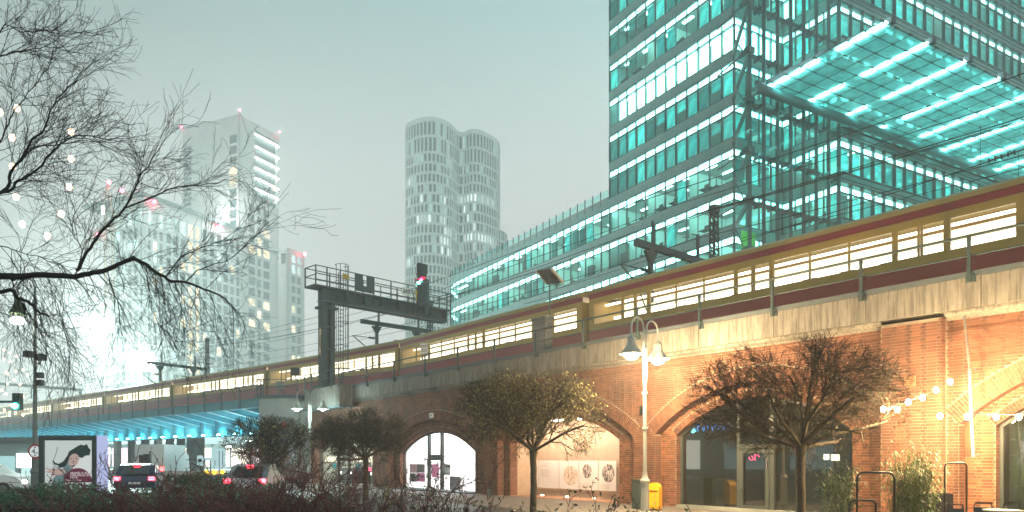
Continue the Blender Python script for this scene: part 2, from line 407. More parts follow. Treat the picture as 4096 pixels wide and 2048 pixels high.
# --- voussoirs
def ring(mb, A, y0, r0, rows, xmax=99):
    h = math.asin(min(1, A.h/A.R)); n = int((A.R+r0)*2*h/CO)
    for k in range(n):
        a0 = -h+2*h*k/n+.0012; a1 = -h+2*h*(k+1)/n-.0012
        off = 0.12 if k % 2 else 0.0; edges = [r0]
        q = r0+(off or BL)
        while q < r0+rows*BL-.02: edges.append(q); q += BL
        edges.append(r0+rows*BL)
        for u, v_ in zip(edges[:-1], edges[1:]):
            R0, R1 = A.R+u, A.R+v_-JT; j = rng.uniform(-.003, .003)
            pts = [(A.c+R*sin(t), y, A.z0+R*cos(t)) for y in (y0+j, y0+(.34 if u < .1 else .02)) for R, t in ((R0, a0), (R0, a1), (R1, a1), (R1, a0))]
            if pts[0][0] > xmax: continue
            mb.add(pts, [(0, 1, 2, 3), (0, 4, 5, 1), (1, 5, 6, 2), (2, 6, 7, 3), (3, 7, 4, 0)])
rg = MB(); rg2 = MB()
for A in outer: ring(rg, A, -.002, -.006, 2)
for A in inner: ring(rg2, A, .345, -.006, 1)
jm = MB()
for A, ya, yb_ in [(q, .014, .34) for q in outer]+[(q, .364, .77) for q in inner]:
    for X, s_ in ((A.a, 1), (A.b, -1)):
        z = .05; k = 0
        while z+BH < A.zs+.02:
            cuts = [ya, ya+(.115 if k % 2 else .23), yb_]
            for u, w_ in zip(cuts[:-1], cuts[1:]): jm.box(min(X-s_*.01, X+s_*.008), max(X-s_*.01, X+s_*.008), u, w_-.012, z, z+BH)
            z += CO; k += 1
vb(jm, 'reveal_bricks', brick_m, kind='stuff')
vb(rg, 'arch_ring_bricks', brick_m, kind='stuff'); vb(rg2, 'inner_arch_bricks', brick_m, kind='stuff')
# --- cornice, string line, parapet slabs, steel edge
def moulding(x0, x1):
    prof = [(0.02, 5.12), (-.05, 5.12), (-.08, 5.17), (-.2, 5.21), (-.24, 5.25), (-.24, 5.31), (0.02, 5.31)]
    return MB().prism([(x0, y, z) for y, z in prof], (x0, 0, 0), (x1, 0, 0))
for x0, x1 in ((XL, PX0), (PX1+.06, XR)): vb(moulding(x0, x1), 'cornice', conc)
vb(MB().box(XL, PX0, -.02, .01, 4.86, 4.89).box(PX1, XR, -.02, .01, 4.86, 4.89), 'string_line', brick_dark)
x = vx(3926, -.3); W_ = 2.75; xs = []
while x < XR: x += W_
while x > vx(1366, -.3)-1: xs.append(x); x -= W_
slab_mb = MB(); bpa = [(-.3, 5.32), (-.3, 6.05), (.35, 6.05), (.35, 5.32)]
slab = MB().prism([(0, y, z) for y, z in bpa], (0, 0, 0), (W_-.02, 0, 0)).mesh('parapet_slab', conc)
for q in xs: inst('parapet_slab', slab, viad, (q-W_+20, 0, 0))
vb(MB().box(vx(1225), XR, -.33, .1, 6.055, 6.19), 'steel_edge', steel_b)
# --- ground along the viaduct and hedge bed
struct('pavement', MB().add([tuple(V.w(x, y, 0.0)) for x, y in ((XL-6, -4.5), (XR+6, -4.5), (XR+6, .3), (XL-6, .3))], [(0, 1, 2, 3)]), pave)
# ================================================================== RAILING
rail = T('parapet_railing', 'dark steel railing with two rails running along the brick viaduct parapet', 'railing', V.w(-20, -.36, 6.05), VA)
def rb(mb, name, mat, **k):
    mb.v = [tuple(V.w(x, y, z)) for x, y, z in mb.v]; return mb.build(name, mat, rail, **k)
PS = [1366, 1467, 1576, 1700, 1831, 1978, 2145, 2333, 2549, 2798, 3089, 3444, 3876]
px = [vx(s, -.36) for s in PS]; px += [px[-1]+2.45, px[-1]+4.9, px[-1]+7.3]
pmesh = MB().box(-.035, .035, -.04, .03, -.12, .96).box(-.09, .13, .03, .06, -.13, .06).box(-.02, .1, -.02, .03, .0, .09).mesh('post', steel)
for q in px: inst('post', pmesh, rail, (q+20, 0, 0))
rb(MB().tube([(px[0], -.36, 7.03), (px[-1], -.36, 7.03)], .035, 8), 'top_rail', steel)
rb(MB().tube([(px[0], -.33, 6.56), (px[-1], -.33, 6.56)], .022, 8), 'middle_rail', steel)
for q in (px[2], px[7], px[11], px[12]):
    pts = [(q+.04+.12*sin(t), -.36, 6.45-.1*cos(t)) for t in [i*pi/6 for i in range(7)]]
    rb(MB().tube(pts, .008, 5), 'earthing_cable', black)
# ================================================================== TRAIN
ochre = M('ochre_paint', (0.46, 0.30, 0.05), 0.35, col2=(0.38, 0.25, 0.045), scale=0.6)
wine = M('wine_red_paint', (0.30, 0.018, 0.025), 0.3, col2=(0.24, 0.015, 0.02), scale=0.6)
roof_m = M('roof_paint', (0.38, 0.27, 0.08), 0.5, col2=(0.30, 0.22, 0.08), scale=1)
t_glass = G('carriage_glass', (0.97, 0.97, 0.93), 0.05)
t_lamp = E('strip_light', (1.0, 0.94, 0.82), 4.5)
t_wall = E('lit_interior', (1.0, 0.87, 0.62), 2.0)
t_seat = M('seat_cloth', (0.02, 0.05, 0.18), 0.9)
t_dark = M('underframe', (0.02, 0.02, 0.022), 0.7)
train = T('commuter_train', 'cream and wine red commuter train with lit windows standing on the viaduct', 'train', V.w(-20, 5.5, 6.2), 0)
CL, CW = 17.6, 3.0; zb = 0.0   # car local z = world z
def make_car(k):
    hx, hy = CL/2, CW/2
    dx = [-5.9, 0.0, 5.9]; dw = .75
    body = MB()
    for s in (-1, 1):
        y0, y1 = (s*hy, s*(hy-.08)); y0, y1 = min(y0, y1), max(y0, y1)
        body.box(-hx, hx, y0, y1, 7.64, 7.93).box(-hx, hx, y0, y1, 8.88, 9.12)
        edges = [-hx]
        body.box(-hx, -hx+.35, y0, y1, 7.93, 8.88).box(hx-.35, hx, y0, y1, 7.93, 8.88)
        for d in dx: body.box(d-dw-.1, d-dw, y0, y1, 7.93, 8.88).box(d+dw, d+dw+.1, y0, y1, 7.93, 8.88)
    body.box(-hx, -hx+.06, -hy+.08, hy-.08, 6.6, 9.12).box(hx-.06, hx, -hy+.08, hy-.08, 6.6, 9.12)
    car = body.build('car', ochre, None)
    sk = MB()
    for s in (-1, 1):
        y0, y1 = sorted((s*(hy+.004), s*(hy-.08)))
        sk.box(-hx, hx, y0, y1, 6.55, 7.635)
    sk.build('lower_panel', wine, car)
    st = MB()
    for s in (-1, 1):
        y0, y1 = sorted((s*(hy+.004), s*(hy-.08)))
        st.box(-hx, hx, y0, y1, 9.125, 9.35)
    st.build('upper_stripe', wine, car)
    prof = [(-hy, 9.355), (-hy-.03, 9.36), (-hy-.02, 9.5), (-hy+.25, 9.66), (-hy+.8, 9.78), (0, 9.83), (hy-.8, 9.78), (hy-.25, 9.66), (hy+.02, 9.5), (hy+.03, 9.36), (hy, 9.355)]
    MB().prism([(-hx, y, z) for y, z in prof], (-hx, 0, 0), (hx, 0, 0)).build('roof', roof_m, car)
    MB().box(-hx+1, hx-1, -1.1, 1.1, 6.05, 6.5).box(-hx+2, -hx+4, -1.2, 1.2, 6.1, 6.45).build('underframe', t_dark, car)
    MB().box(-hx+.1, hx-.1, .55, .6, 7.0, 9.1).build('interior_lining', t_wall, car)
    MB().box(-hx+.1, hx-.1, -hy+.1, .55, 6.9, 7.0).build('floor', t_dark, car)
    MB().box(-hx+.1, hx-.1, -.55, -.35, 8.95, 9.0).box(-hx+.2, hx-.2, -.05, .05, 8.35, 8.47).build('strip_light', t_lamp, car)
    seat = MB().box(-.25, .25, -.45, .45, 7.3, 8.25).mesh('seat', t_seat)
    for d in dx[:-1]:
        for q in (1.6, 3.0, 4.4): inst('seat', seat, car, (d+q, .05, 0))
    # windows in threes between the doors, panes with a thin frame
    wm = MB().box(-.012, .012, -.01, .04, 7.93, 8.88).mesh('window', t_dark)
    pm_ = {}
    spans = [(-hx+.35, dx[0]-dw-.1, 1), (dx[0]+dw+.1, dx[1]-dw-.1, 3), (dx[1]+dw+.1, dx[2]-dw-.1, 3), (dx[2]+dw+.1, hx-.35, 1)]
    for a, b, n in spans:
        w = (b-a)/n
        me = MB().box(0, w-.06, 0, .02, 7.94, 8.87).mesh('window', t_glass)
        for i in range(n):
            inst('window', me, car, (a+w*i+.03, -hy+.03, 0))
            if i: MB().box(a+w*i-.03, a+w*i+.03, -hy, -hy+.06, 7.93, 8.88).build('pillar', ochre, car)
    dm = MB(); dl = MB()
    for q in (-1, 1):
        x0, x1 = sorted((q*.012, q*(dw-.01)))
        dl.box(x0, x1, 0, .05, 6.85, 7.64); dm.box(x0, x1, 0, .05, 7.64, 7.95).box(x0, x1, 0, .05, 8.86, 9.1).box(x0, x0+.07, 0, .05, 7.95, 8.86).box(x1-.07, x1, 0, .05, 7.95, 8.86)
    dme = dm.mesh('door', ochre); dlo = dl.mesh('door_lower_panel', wine)
    gme = MB().box(-dw+.1, -.1, .02, .03, 7.95, 8.86).box(.1, dw-.1, .02, .03, 7.95, 8.86).mesh('door_glass', t_glass)
    for d in dx:
        inst('door', dme, car, (d, -hy-.012, 0)); inst('door_lower_panel', dlo, car, (d, -hy-.014, 0)); inst('door_window', gme, car, (d, -hy-.012, 0))
    return car
path = [V.w(11.0, 5.5), V.w(-44.5, 5.5)]
BA = Vector((-18.8, 54.0, 0)); BD = Vector((-.749, .663, 0)).normalized(); BNn = Vector((.663, .749, 0)).normalized()
p0 = BA+BNn*5.6+BD*1.0
path += [p0, BA+BNn*5.6+BD*140]
def along(s):
    for a, b in zip(path[:-1], path[1:]):
        L = (b-a).length
        if s <= L: return a+(b-a)*(s/L)
        s -= L
    return path[-1]
proto_car = make_car(0)
s = 0.0
for i in range(9):
    a, b = along(s), along(s+CL+.25); c = (a+b)/2; an = atan2((a-b).y, (a-b).x)
    if i == 0:
        car = proto_car; car.parent = train
    else: car = copy_tree(proto_car, train)
    car.location = (c.x-train.location.x, c.y-train.location.y, -6.2); car.rotation_euler = (0, 0, an)
    s += CL+.5
# ================================================================== OFFICE BUILDINGS (glass, teal)
FL = 3.5
AC = Vector((17.74, 58.2, 0)); aL = atan2(-.865, .502); aR = atan2(.502, .865)
FA = Frame(aL, AC); FAr = Frame(aR, AC)
BC = Vector((25.33, 56.55, 0)); FB = Frame(aL, BC); FBr = Frame(aR, BC)
Z0 = 34.38                                     # sill height of storey 0
metal = M('ribbed_spandrel', (0.20, 0.35, 0.34), 0.45, 0.15, col2=(0.15, 0.28, 0.275), scale=1.2, wave=('Z', 3.2, 0.9))
frame_m = M('window_frame', (0.02, 0.07, 0.075), 0.5)
o_glass = G('office_glass', (0.40, 0.94, 0.88), 0.12)
s_glass = G('screen_glass', (0.60, 0.96, 0.93), 0.06)
blind_m = lit('lit_blind', (0.02, 0.34, 0.33), (0.12, 0.66, 0.61), 0.30, 1.9, slat=3.1, noise=0.9)
bright_m = lit('bright_blind', (0.9, 1.0, 0.95), (0.8, 1.0, 0.95), 4.0, 10.0)
strip_m = lit('lit_transom', (0.75, 1.0, 0.94), (0.9, 1.0, 0.96), 6.0, 12.0)
ceil_l = E('ceiling_strip', (0.85, 1.0, 0.95), 16.0, mis=True)
inn_w = M('office_wall', (0.55, 0.66, 0.62), 0.9)
inn_d = M('office_furniture', (0.03, 0.05, 0.05), 0.8)
wood_i = M('office_cupboard', (0.18, 0.13, 0.07), 0.7)
slabm = M('floor_slab', (0.30, 0.36, 0.35), 0.9)
green_i = E('green_wall', (0.08, 0.75, 0.12), 0.55)
def win_meshes(bw, deep=False, tag_=''):
    fr = MB().box(-.035, .035, -.06, .1, 0, 2.66).box(.035, bw-.035, -.04, .09, 0, .07).box(.035, bw-.035, -.05, .09, 1.98, 2.05).box(.035, bw-.035, -.04, .09, 2.58, 2.66)
    if deep:
        fr = MB().box(-.05, .05, -.16, .1, 0, 2.9).box(.05, bw-.05, -.06, .09, 0, .08).box(.05, bw-.05, -.08, .09, 2.0, 2.06).box(.05, bw-.05, -.06, .09, 2.84, 2.9)
        fr.box(.05, bw-.05, -.1, .06, 2.5, 2.54).box(.12, .16, -.1, .06, 2.54, 2.84).box(bw-.16, bw-.12, -.1, .06, 2.54, 2.84)
    top = 2.84 if deep else 2.58
    op = MB().box(.035, bw-.035, -.05, .09, 1.98, 2.05).box(.035, bw-.035, -.04, .09, 2.58, 2.66).box(.035, bw-.035, -.04, .09, 0, .07).box(-.02, .02, -.05, .1, 1.98, 2.66).box(-.006, .006, -.03, .08, .06, 1.99)
    return dict(frame=fr.mesh('window', frame_m), open=op.mesh('window', frame_m),
                openm=MB().box(-.035, .035, -.06, .1, 0, 2.66).box(.035, bw-.035, -.05, .09, 1.98, 2.05).box(.035, bw-.035, -.04, .09, 2.58, 2.66).box(.035, bw-.035, -.04, .09, 0, .07).mesh('window', frame_m),
                pane=MB().add([(.03, .03, .05), (bw-.03, .03, .05), (bw-.03, .03, top), (.03, .03, top)], [(0, 1, 2, 3)]).mesh('pane', o_glass),
                blind=MB().box(.09, bw-.07, .16, .18, .06, 1.92).mesh('blind', blind_m),
                half=MB().box(.09, bw-.07, .16, .18, 1.1, 1.92).mesh('blind', blind_m),
                bright=MB().box(.09, bw-.07, .16, .18, .06, 1.92).mesh('blind', bright_m),
                strip=MB().box(-.02, bw+.0, .12, .15, 2.07, 2.56).mesh('lit_transom', strip_m),
                span=MB().box(.006, bw-.006, -.08, .3, 2.67 if not deep else 2.91, 3.5-.012).mesh('spandrel_panel', metal))
WA = win_meshes(1.344); WB = win_meshes(1.43, True); WC = win_meshes(1.43)
orng = random.Random(11)
def bay(root, fr, x, z, ws, kind, span=True):
    """kind: b blind, w bright, o open room, m open with mullion, h half blind"""
    p = fr.w(x, 0, z)-root.location; p.z = z-root.location.z
    me = {'o': ws['open'], 'm': ws['openm']}.get(kind, ws['frame'])
    w = inst('window', me, root, p, fr.a)
    inst('pane', ws['pane'], w)
    inst('lit_transom', ws['strip'], w)
    if kind == 'b': inst('blind', ws['blind'], w)
    elif kind == 'w': inst('blind', ws['bright'], w)
    elif kind == 'h': inst('blind', ws['half'], w)
    if span: inst('spandrel_panel', ws['span'], root, p, fr.a)
def fbuild(mb, fr, name, mat, root, **k):
    mb.v = [tuple(fr.w(x, y, z)) for x, y, z in mb.v]; return mb.build(name, mat, root, **k)
# ---- tower A (left corner tower)
ta = T('office_tower', 'tall teal glass office tower with one floor of windows blazing white', 'office tower', (AC.x, AC.y, 0))
NB = 12
floorsA = [2-j for j in range(-0, 8)]          # storeys 2,1,0,-1 ... going up (index j: z = Z0-3.5j)
OPEN_A = {(-1, 8): 'o', (-1, 7): 'o', (-1, 3): 'o', (-1, 2): 'h', (-1, 4): 'o', (-2, 1): 'o', (-2, 2): 'h', (-2, 3): 'h', (-2, 9): 'o', (-2, 10): 'o', (-2, 11): 'o', (-1, 9): 'b', (0, 0): 'b', (0, 1): 'o', (0, 4): 'o', (0, 3): 'o', (-1, 1): 'o', (-3, 3): 'h', (-3, 4): 'h'}
for j in range(2, -6, -1):
    z = Z0-FL*j
    for i in range(NB):
        kd = 'b'
        if j == 0: kd = 'w' if i not in (0,) else 'o'
        kd = OPEN_A.get((j, i), kd) if j != 0 else kd
        if 0 < j and orng.random() < .12: kd = 'h'
        if j <= -3 and orng.random() < .25: kd = orng.choice('ohw' if orng.random() < .3 else 'oh')
        bay(ta, FA, -NB*1.344+i*1.344, z, WA, kd)
    for i in range(4):
        bay(ta, FAr, i*1.43, z, WC, 'w' if j == 0 else orng.choice('bbbbh'))
def shell(root, fr, x0, x1, y1, zb_, zt_, name='rear_wall'):
    fbuild(MB().box(x0, x1, 7.6, y1, zb_, zt_), fr, name, slabm, root)
def rooms(root, fr, x0, x1, js, depth=5.0, part_every=2.69, side0=0.3, light=True):
    for j in js:
        z = Z0-FL*j
        fbuild(MB().box(x0+side0, x1-.3, .34, depth, z+2.68, z+FL-.03), fr, 'floor_slab', slabm, root)
        fbuild(MB().box(x0+side0, x1-.3, depth, depth+.1, z-.02, z+2.66), fr, 'back_wall', inn_w, root)
        if light:
            q = x0+.9; k = 0
            lm = MB()
            while q < x1-1.5:
                lm.box(q, q+1.2, 1.2, 1.45, z+2.6, z+2.66).box(q, q+1.2, 3.2, 3.45, z+2.6, z+2.66); q += part_every
            fbuild(lm, fr, 'ceiling_light', ceil_l, root)
        pm = MB(); q = x0+part_every*orng.choice((1, 2)); 
        while q < x1-1: pm.box(q-.04, q+.04, .3, depth-.01, z, z+2.66); q += part_every*orng.choice((1, 2, 2))
        if pm.v: fbuild(pm, fr, 'partition_wall', inn_w, root)
        fm = MB(); q = x0+1
        while q < x1-1:
            r = orng.random()
            if r < .35: fm.box(q, q+.06, .6, .66, z+.4, z+1.15).box(q-.2, q+.25, .5, .95, z+.45, z+.52)        # chair
            elif r < .6: fm.box(q, q+1.2, .5, 1.2, z+.7, z+.74).box(q+.3, q+.8, .9, .94, z+.8, z+1.15)         # desk with screen
            elif r < .7: fm.box(q, q+.9, 1.2, 1.7, z, z+1.7)
            q += 1.9
        if fm.v: fbuild(fm, fr, 'furniture', inn_d, root)
rooms(ta, FA, -16.13, -.1, [0, -1, -2, -3], 5.0, side0=.34)
for j in (2, 1, -4, -5): fbuild(MB().box(-16.0, -.3, .34, 5, Z0-FL*j+2.68, Z0-FL*j+3.47), FA, 'floor_slab', slabm, ta)
fbuild(MB().box(-16.10, -.15, 5.5, 12, 20, Z0+FL*5+3.6).box(-16.1, 0, .0, 12, Z0+FL*5+3.52, Z0+FL*5+3.9), FA, 'core', slabm, ta)
fbuild(MB().box(-16.13, -16.10, .02, 5.5, 20, Z0+FL*5+3.5), FA, 'end_wall', metal, ta)
fbuild(MB().box(-.07, .07, -.09, .07, 16, Z0+FL*5+3.6), FA, 'corner_post', frame_m, ta)
# ---- long low wing
lw = T('office_wing', 'long low teal glass office wing with a glass roof railing and curved far end', 'office building', (FA.w(-30, 0).x, FA.w(-30, 0).y, 0))
pts = [(-16.13-1.344*i, 0.0) for i in range(27)]      # straight part, then the rounded end
x_, y_, a_ = pts[-1][0], 0.0, 0.0
for i in range(6):
    a_ += radians(7.5); x_ -= 1.344*cos(a_); y_ += 1.344*sin(a_)*1.0; pts.append((x_, y_))
segs = []
for k in range(len(pts)-1):
    pr, pl = FA.w(*pts[k]), FA.w(*pts[k+1]); an = atan2((pr-pl).y, (pr-pl).x); segs.append((Frame(an, pl), k))
for k in range(12):      # storeys under the tower belong to the wing as well
    segs.append((Frame(aL, FA.w(-1.344*(k+1), 0)), -1-k))
def wing_kind(j, k):
    r = orng.random()
    return ('m' if k % 2 == 0 else 'o') if r > .12 else 'b'
for fr, k in segs:
    for j in (3, 4, 5):
        if k < 0 and j < 3: continue
        bay(lw, fr, 0, Z0-FL*j, WA, wing_kind(j, k))
for i in range(4):
    for j in (3, 4, 5): bay(lw, FAr, i*1.43, Z0-FL*j, WC, 'b' if j < 4 else 'm')
rooms(lw, FA, -16.13-1.344*26, -.2, [3, 4, 5], 4.6, 2.69)
endpoly = [FA.w(*p) for p in pts[26:]]
for j in (3, 4, 5):
    z = Z0-FL*j
    poly = [FA.w(p[0]+.15, p[1]+.35, z+2.68) for p in pts[26:]]+[FA.w(pts[-1][0]+2.5, 9, z+2.68), FA.w(pts[26][0], 9, z+2.68)]
    MB().prism(poly, (0, 0, 0), (0, 0, .78)).build('floor_slab', slabm, lw)
    fbuild(MB().box(pts[-1][0]+2.2, pts[26][0], 5, 5.1, z-.02, z+2.66), FA, 'back_wall', inn_w, lw)
    fbuild(MB().box(pts[26][0]-4, pts[26][0]-1, 2.2, 2.5, z+2.6, z+2.66), FA, 'ceiling_light', ceil_l, lw)
zr = Z0-FL*2     # wing roof
fbuild(MB().box(pts[26][0], -16.2, -.1, .35, zr+.0, zr+.22).box(pts[26][0], -16.2, .35, 12, zr-.1, zr+.05).box(pts[26][0]+.1, -.35, 5.2, 12, 0, zr-.15).box(pts[26][0], -.35, 0, .3, 0, Z0-FL*5-.05), FA, 'roof_edge', slabm, lw)
gm = MB().box(-.03, .03, -.12, -.02, -.5, 1.0).mesh('roof_post', steel)
gp = MB().add([(.05, -.07, .1), (1.3, -.07, .1), (1.3, -.07, .85), (.05, -.07, .85)], [(0, 1, 2, 3)]).mesh('glass_panel', s_glass)
for fr, k in segs:
    if k < 0: continue
    p = fr.w(0, 0, zr+.1)-lw.location; p.z = zr+.1
    inst('roof_post', gm, lw, p, fr.a); inst('glass_panel', gp, lw, p, fr.a)
# curved edge of the roof
for k in range(26, 32):
    MB().bar(FA.w(*pts[k], zr+.11), FA.w(*pts[k+1], zr+.11), .35, .22).build('roof_edge', slabm, lw)
struct_low = MB()
for k in range(26, 32): struct_low.bar(FA.w(pts[k][0]+.1, pts[k][1]+.3, 8), FA.w(pts[k+1][0]+.1, pts[k+1][1]+.3, 8), .3, 16)
struct_low.build('lower_wall', slabm, lw)
# ---- tower B (right, beside the glass screen)
tb = T('office_block', 'large teal glass office block on the right behind the glass canopy', 'office tower', (BC.x, BC.y, 0))
for j in range(6, -5, -1):
    z = Z0-FL*j
    for i in range(4):
        x = -5.36+i*1.34
        bay(tb, FB, x, z, WA, 'm' if j in (3, 4, 5) and i < 3 else ('w' if (j, i) in ((-1, 0),) else orng.choice('bbbh')))
    for i in range(22):
        if 0 < j < 2 and i < 3 and False: continue
        kd = 'b'
        if j == -2 and 4 <= i <= 7: kd = 'w'
        if j == -1 and i in (9,): kd = 'o'
        bay(tb, FBr, i*1.43, z, WB, kd, True)
for j in range(6, -5, -1):
    z = Z0-FL*j
    fbuild(MB().tube([(-.1, -.42, z-.15), (31.5, -.42, z-.15)], .09, 8).tube([(-.1, -.42, z-.62), (31.5, -.42, z-.62)], .05, 6), FBr, 'facade_tube', frame_m, tb)
    fbuild(MB().box(.3, 31.4, .34, 5, z+2.95, z+3.4), FBr, 'floor_slab', slabm, tb)
rooms(tb, FB, -5.3, -.1, [3, 4, 5], 4.2, 2.68)
fbuild(MB().box(.2, 31.6, 4.8, 9, 5, Z0+FL*4+3.6).box(0, 31.6, 0, 9, Z0+FL*4+3.52, Z0+FL*4+3.9), FBr, 'core', slabm, tb)
fbuild(MB().box(31.46, 31.6, .02, 4.8, 5, Z0+FL*4+3.5).box(.1, 31.4, .02, .3, 0, 13.3), FBr, 'end_wall', metal, tb)
fbuild(MB().box(-.11, .08, -.12, .1, 5, Z0+FL*4+3.6), FBr, 'corner_post', frame_m, tb)
# ---- glass screen across the notch between A and B, with its trusses
scn = T('glass_screen', 'tall frameless glass screen with dark fins and struts between the two teal office towers', 'glass wall', (FBr.w(-5, 0).x, FBr.w(-5, 0).y, 0))
fin = MB().box(-.06, .06, -.05, .22, 8, 49).mesh('fin', frame_m)
for i in range(8):
    p = FBr.w(-1.43*i-.0 if i else -.2, -.25, 0)-scn.location
    inst('fin', fin, scn, (p.x, p.y, 0), aR)
gq = MB().add([(.06, -.02, 0), (1.37, -.02, 0), (1.37, -.02, 3.46), (.06, -.02, 3.46)], [(0, 1, 2, 3)]).mesh('glass_panel', s_glass)
for i in range(8):
    for k in range(12):
        p = FBr.w(-1.43*(i+1), -.25, 0)-scn.location
        inst('glass_panel', gq, scn, (p.x, p.y, 8+3.5*k), aR)
for j in range(-4, 6):
    z = Z0-FL*j-.45
    tr = MB().bar((-10.3, .25, z), (-.1, .25, z), .16, .3)
    for i in range(8): tr.bar((-1.43*i-.2, -.25, z-.1), (-1.43*i-.2, .55, z-.1), .14, .32)
    fbuild(tr, FBr, 'truss', steel, scn)
    st = MB()
    st.tube([(-9.9, .3, z-.1), (-8.3, 2.9, z+2.9)], .055, 6).tube([(-9.7, 3.2, z-.2), (-10.1, .3, z)], .07, 6)
    if j in (1, -1): st.tube([(-9.6, .4, z-3.0), (-4.6, .5, z+.0)], .1, 8)
    fbuild(st, FBr, 'strut', steel_b, scn)
    # knees tying the screen back to the towers
    a0 = FA.w(-.1, -.0, z); a1 = FBr.w(-9.7, .25, z)
    MB().bar(a0, a1, .22, .3).build('bracket', steel, scn)
    b0 = FBr.w(-10.1, -.35, z); MB().box(-.2, .2, -.25, .25, -.2, .2)
    bk = MB().box(-10.35, -9.75, -.4, .1, z-.2, z+.2); fbuild(bk, FBr, 'bracket', steel, scn)
fbuild(MB().box(-7, -5.5, 3.3, 3.4, Z0-FL*5+.1, Z0-FL*5+2.3), FBr, 'green_partition', green_i, scn)
# ---- canopy
cn = T('glass_canopy', 'huge tilted-looking flat canopy of fritted glass panels lit by rows of white tubes', 'canopy', (FBr.w(0, 0).x, FBr.w(0, 0).y, 0))
frit = bpy.data.materials.new('fritted_glass'); frit.use_nodes = True; t = frit.node_tree; t.nodes.clear()
o_ = t.nodes.new('ShaderNodeOutputMaterial'); tr_ = t.nodes.new('ShaderNodeBsdfTransparent'); tr_.inputs[0].default_value = (.52, .94, .92, 1)
tl = t.nodes.new('ShaderNodeBsdfTranslucent'); tl.inputs[0].default_value = (.40, .93, .91, 1)
m1 = t.nodes.new('ShaderNodeMixShader'); m1.inputs[0].default_value = .62
tn_ = t.nodes.new('ShaderNodeTexNoise'); tn_.inputs['Scale'].default_value = 1.1; tn_.inputs['Detail'].default_value = 5; tcn = t.nodes.new('ShaderNodeNewGeometry'); t.links.new(tcn.outputs['Position'], tn_.inputs[0])
trn = t.nodes.new('ShaderNodeMapRange'); trn.inputs[1].default_value = .3; trn.inputs[2].default_value = .7; trn.inputs[3].default_value = .35; trn.inputs[4].default_value = .85; t.links.new(tn_.outputs[0], trn.inputs[0]); t.links.new(trn.outputs[0], m1.inputs[0])
t.links.new(tr_.outputs[0], m1.inputs[1]); t.links.new(tl.outputs[0], m1.inputs[2])
gl_ = t.nodes.new('ShaderNodeBsdfGlossy'); gl_.inputs['Roughness'].default_value = .15
m2 = t.nodes.new('ShaderNodeMixShader'); m2.inputs[0].default_value = .06; t.links.new(m1.outputs[0], m2.inputs[1]); t.links.new(gl_.outputs[0], m2.inputs[2])
t.links.new(m2.outputs[0], o_.inputs[0])
ZC = 27.95; X0c = -9.1; PWx = 1.425; PWy = 1.17; NX = 29; NY = 8
tube_l = E('fluorescent_tube', (0.75, 1.0, 0.97), 34.0, mis=True)
pan = MB().box(.012, PWx-.012, .012, PWy-.012, 0, .018).mesh('glass_panel', frit)
for i in range(NX):
    for k in range(NY):
        p = FBr.w(X0c+PWx*i, -.15-PWy*(k+1), 0)-cn.location
        inst('glass_panel', pan, cn, (p.x, p.y, ZC), aR)
cl = MB()
for i in range(NX+1):
    for k in range(NY+1):
        x, y = X0c+PWx*i, -.15-PWy*k
        for dx_ in (-.12, .12): cl.box(x+dx_-.05, x+dx_+.05, y-.05, y+.05, ZC-.03, ZC+.06)
        cl.box(x-.13, x+.13, y-.012, y+.012, ZC+.02, ZC+.06)
fbuild(cl, FBr, 'glass_clamps', steel, cn, kind='stuff')
for i in range(NX+1):
    x = X0c+PWx*i; fbuild(MB().box(x-.022, x+.022, -.15-PWy*NY, -.15, ZC-.02, ZC+.0), FBr, 'joint_bar', steel, cn)
for k in range(NY+1):
    y = -.15-PWy*k; fbuild(MB().box(X0c, X0c+PWx*NX, y-.02, y+.02, ZC-.045, ZC-.022), FBr, 'joint_bar', steel, cn)
for i in range(0, NX, 3):
    x = X0c+PWx*i+.45
    tm = MB().bar((x+.45, -.1, ZC+.75), (x+.45, -.2-PWy*NY, ZC+.35), .12, .35).bar((x+.45, -.1, ZC+.15), (x+.45, -.2-PWy*NY, ZC+.15), .06, .06)
    tm.box(x+.25, x+.65, -.3-PWy*NY, -PWy*NY+.3, ZC+.1, ZC+.5)
    fbuild(tm, FBr, 'girder', steel, cn)
    for k in range(NY):
        y = -.15-PWy*(k+.5)
        if (i//3+k) % 9 == 4: continue
        fbuild(MB().box(x-.16, x+.20, y-.5, y+.5, ZC+.12, ZC+.17), FBr, 'light_tube', tube_l, cn)
fbuild(MB().tube([(X0c-.9, -.85, ZC-.42), (X0c+PWx*NX, -.85, ZC-.42)], .34, 20), FBr, 'edge_tube', M('tube_paint', (.10, .26, .27), .35), cn, smooth=True)
fbuild(MB().tube([(X0c-.5, -.35, ZC+.25), (X0c+.3, -.35, ZC+.25)], .16, 14), FBr, 'stub_tube', steel_b, cn, smooth=True)
# ================================================================== STEEL BRIDGE
FD = Frame(atan2(-BD.y, -BD.x), BA)
br = T('steel_bridge', 'pale blue steel railway bridge lit turquoise from below with slanting brackets', 'bridge', (BA.x, BA.y, 0))
def db(mb, name, mat, parent=None, **k):
    mb.v = [tuple(FD.w(x, y, z)) for x, y, z in mb.v]; return mb.build(name, mat, parent or br, **k)
BX0 = -88.0
db(MB().box(BX0, .8, -.02, .06, 5.55, 6.12), 'fascia', bridge_m)
db(MB().box(BX0, .8, -.08, .15, 6.12, 6.18).box(BX0, .8, -.05, .2, 5.49, 5.55), 'flange', bridge_m)
db(MB().box(BX0, .8, .07, 11.4, 5.85, 6.1), 'deck', bridge_m)
db(MB().box(BX0, .8, 3.7, 3.76, 3.72, 5.85), 'girder_web', bridge_m)
db(MB().box(BX0, .8, 3.5, 3.98, 3.64, 3.715), 'girder_flange', bridge_m)
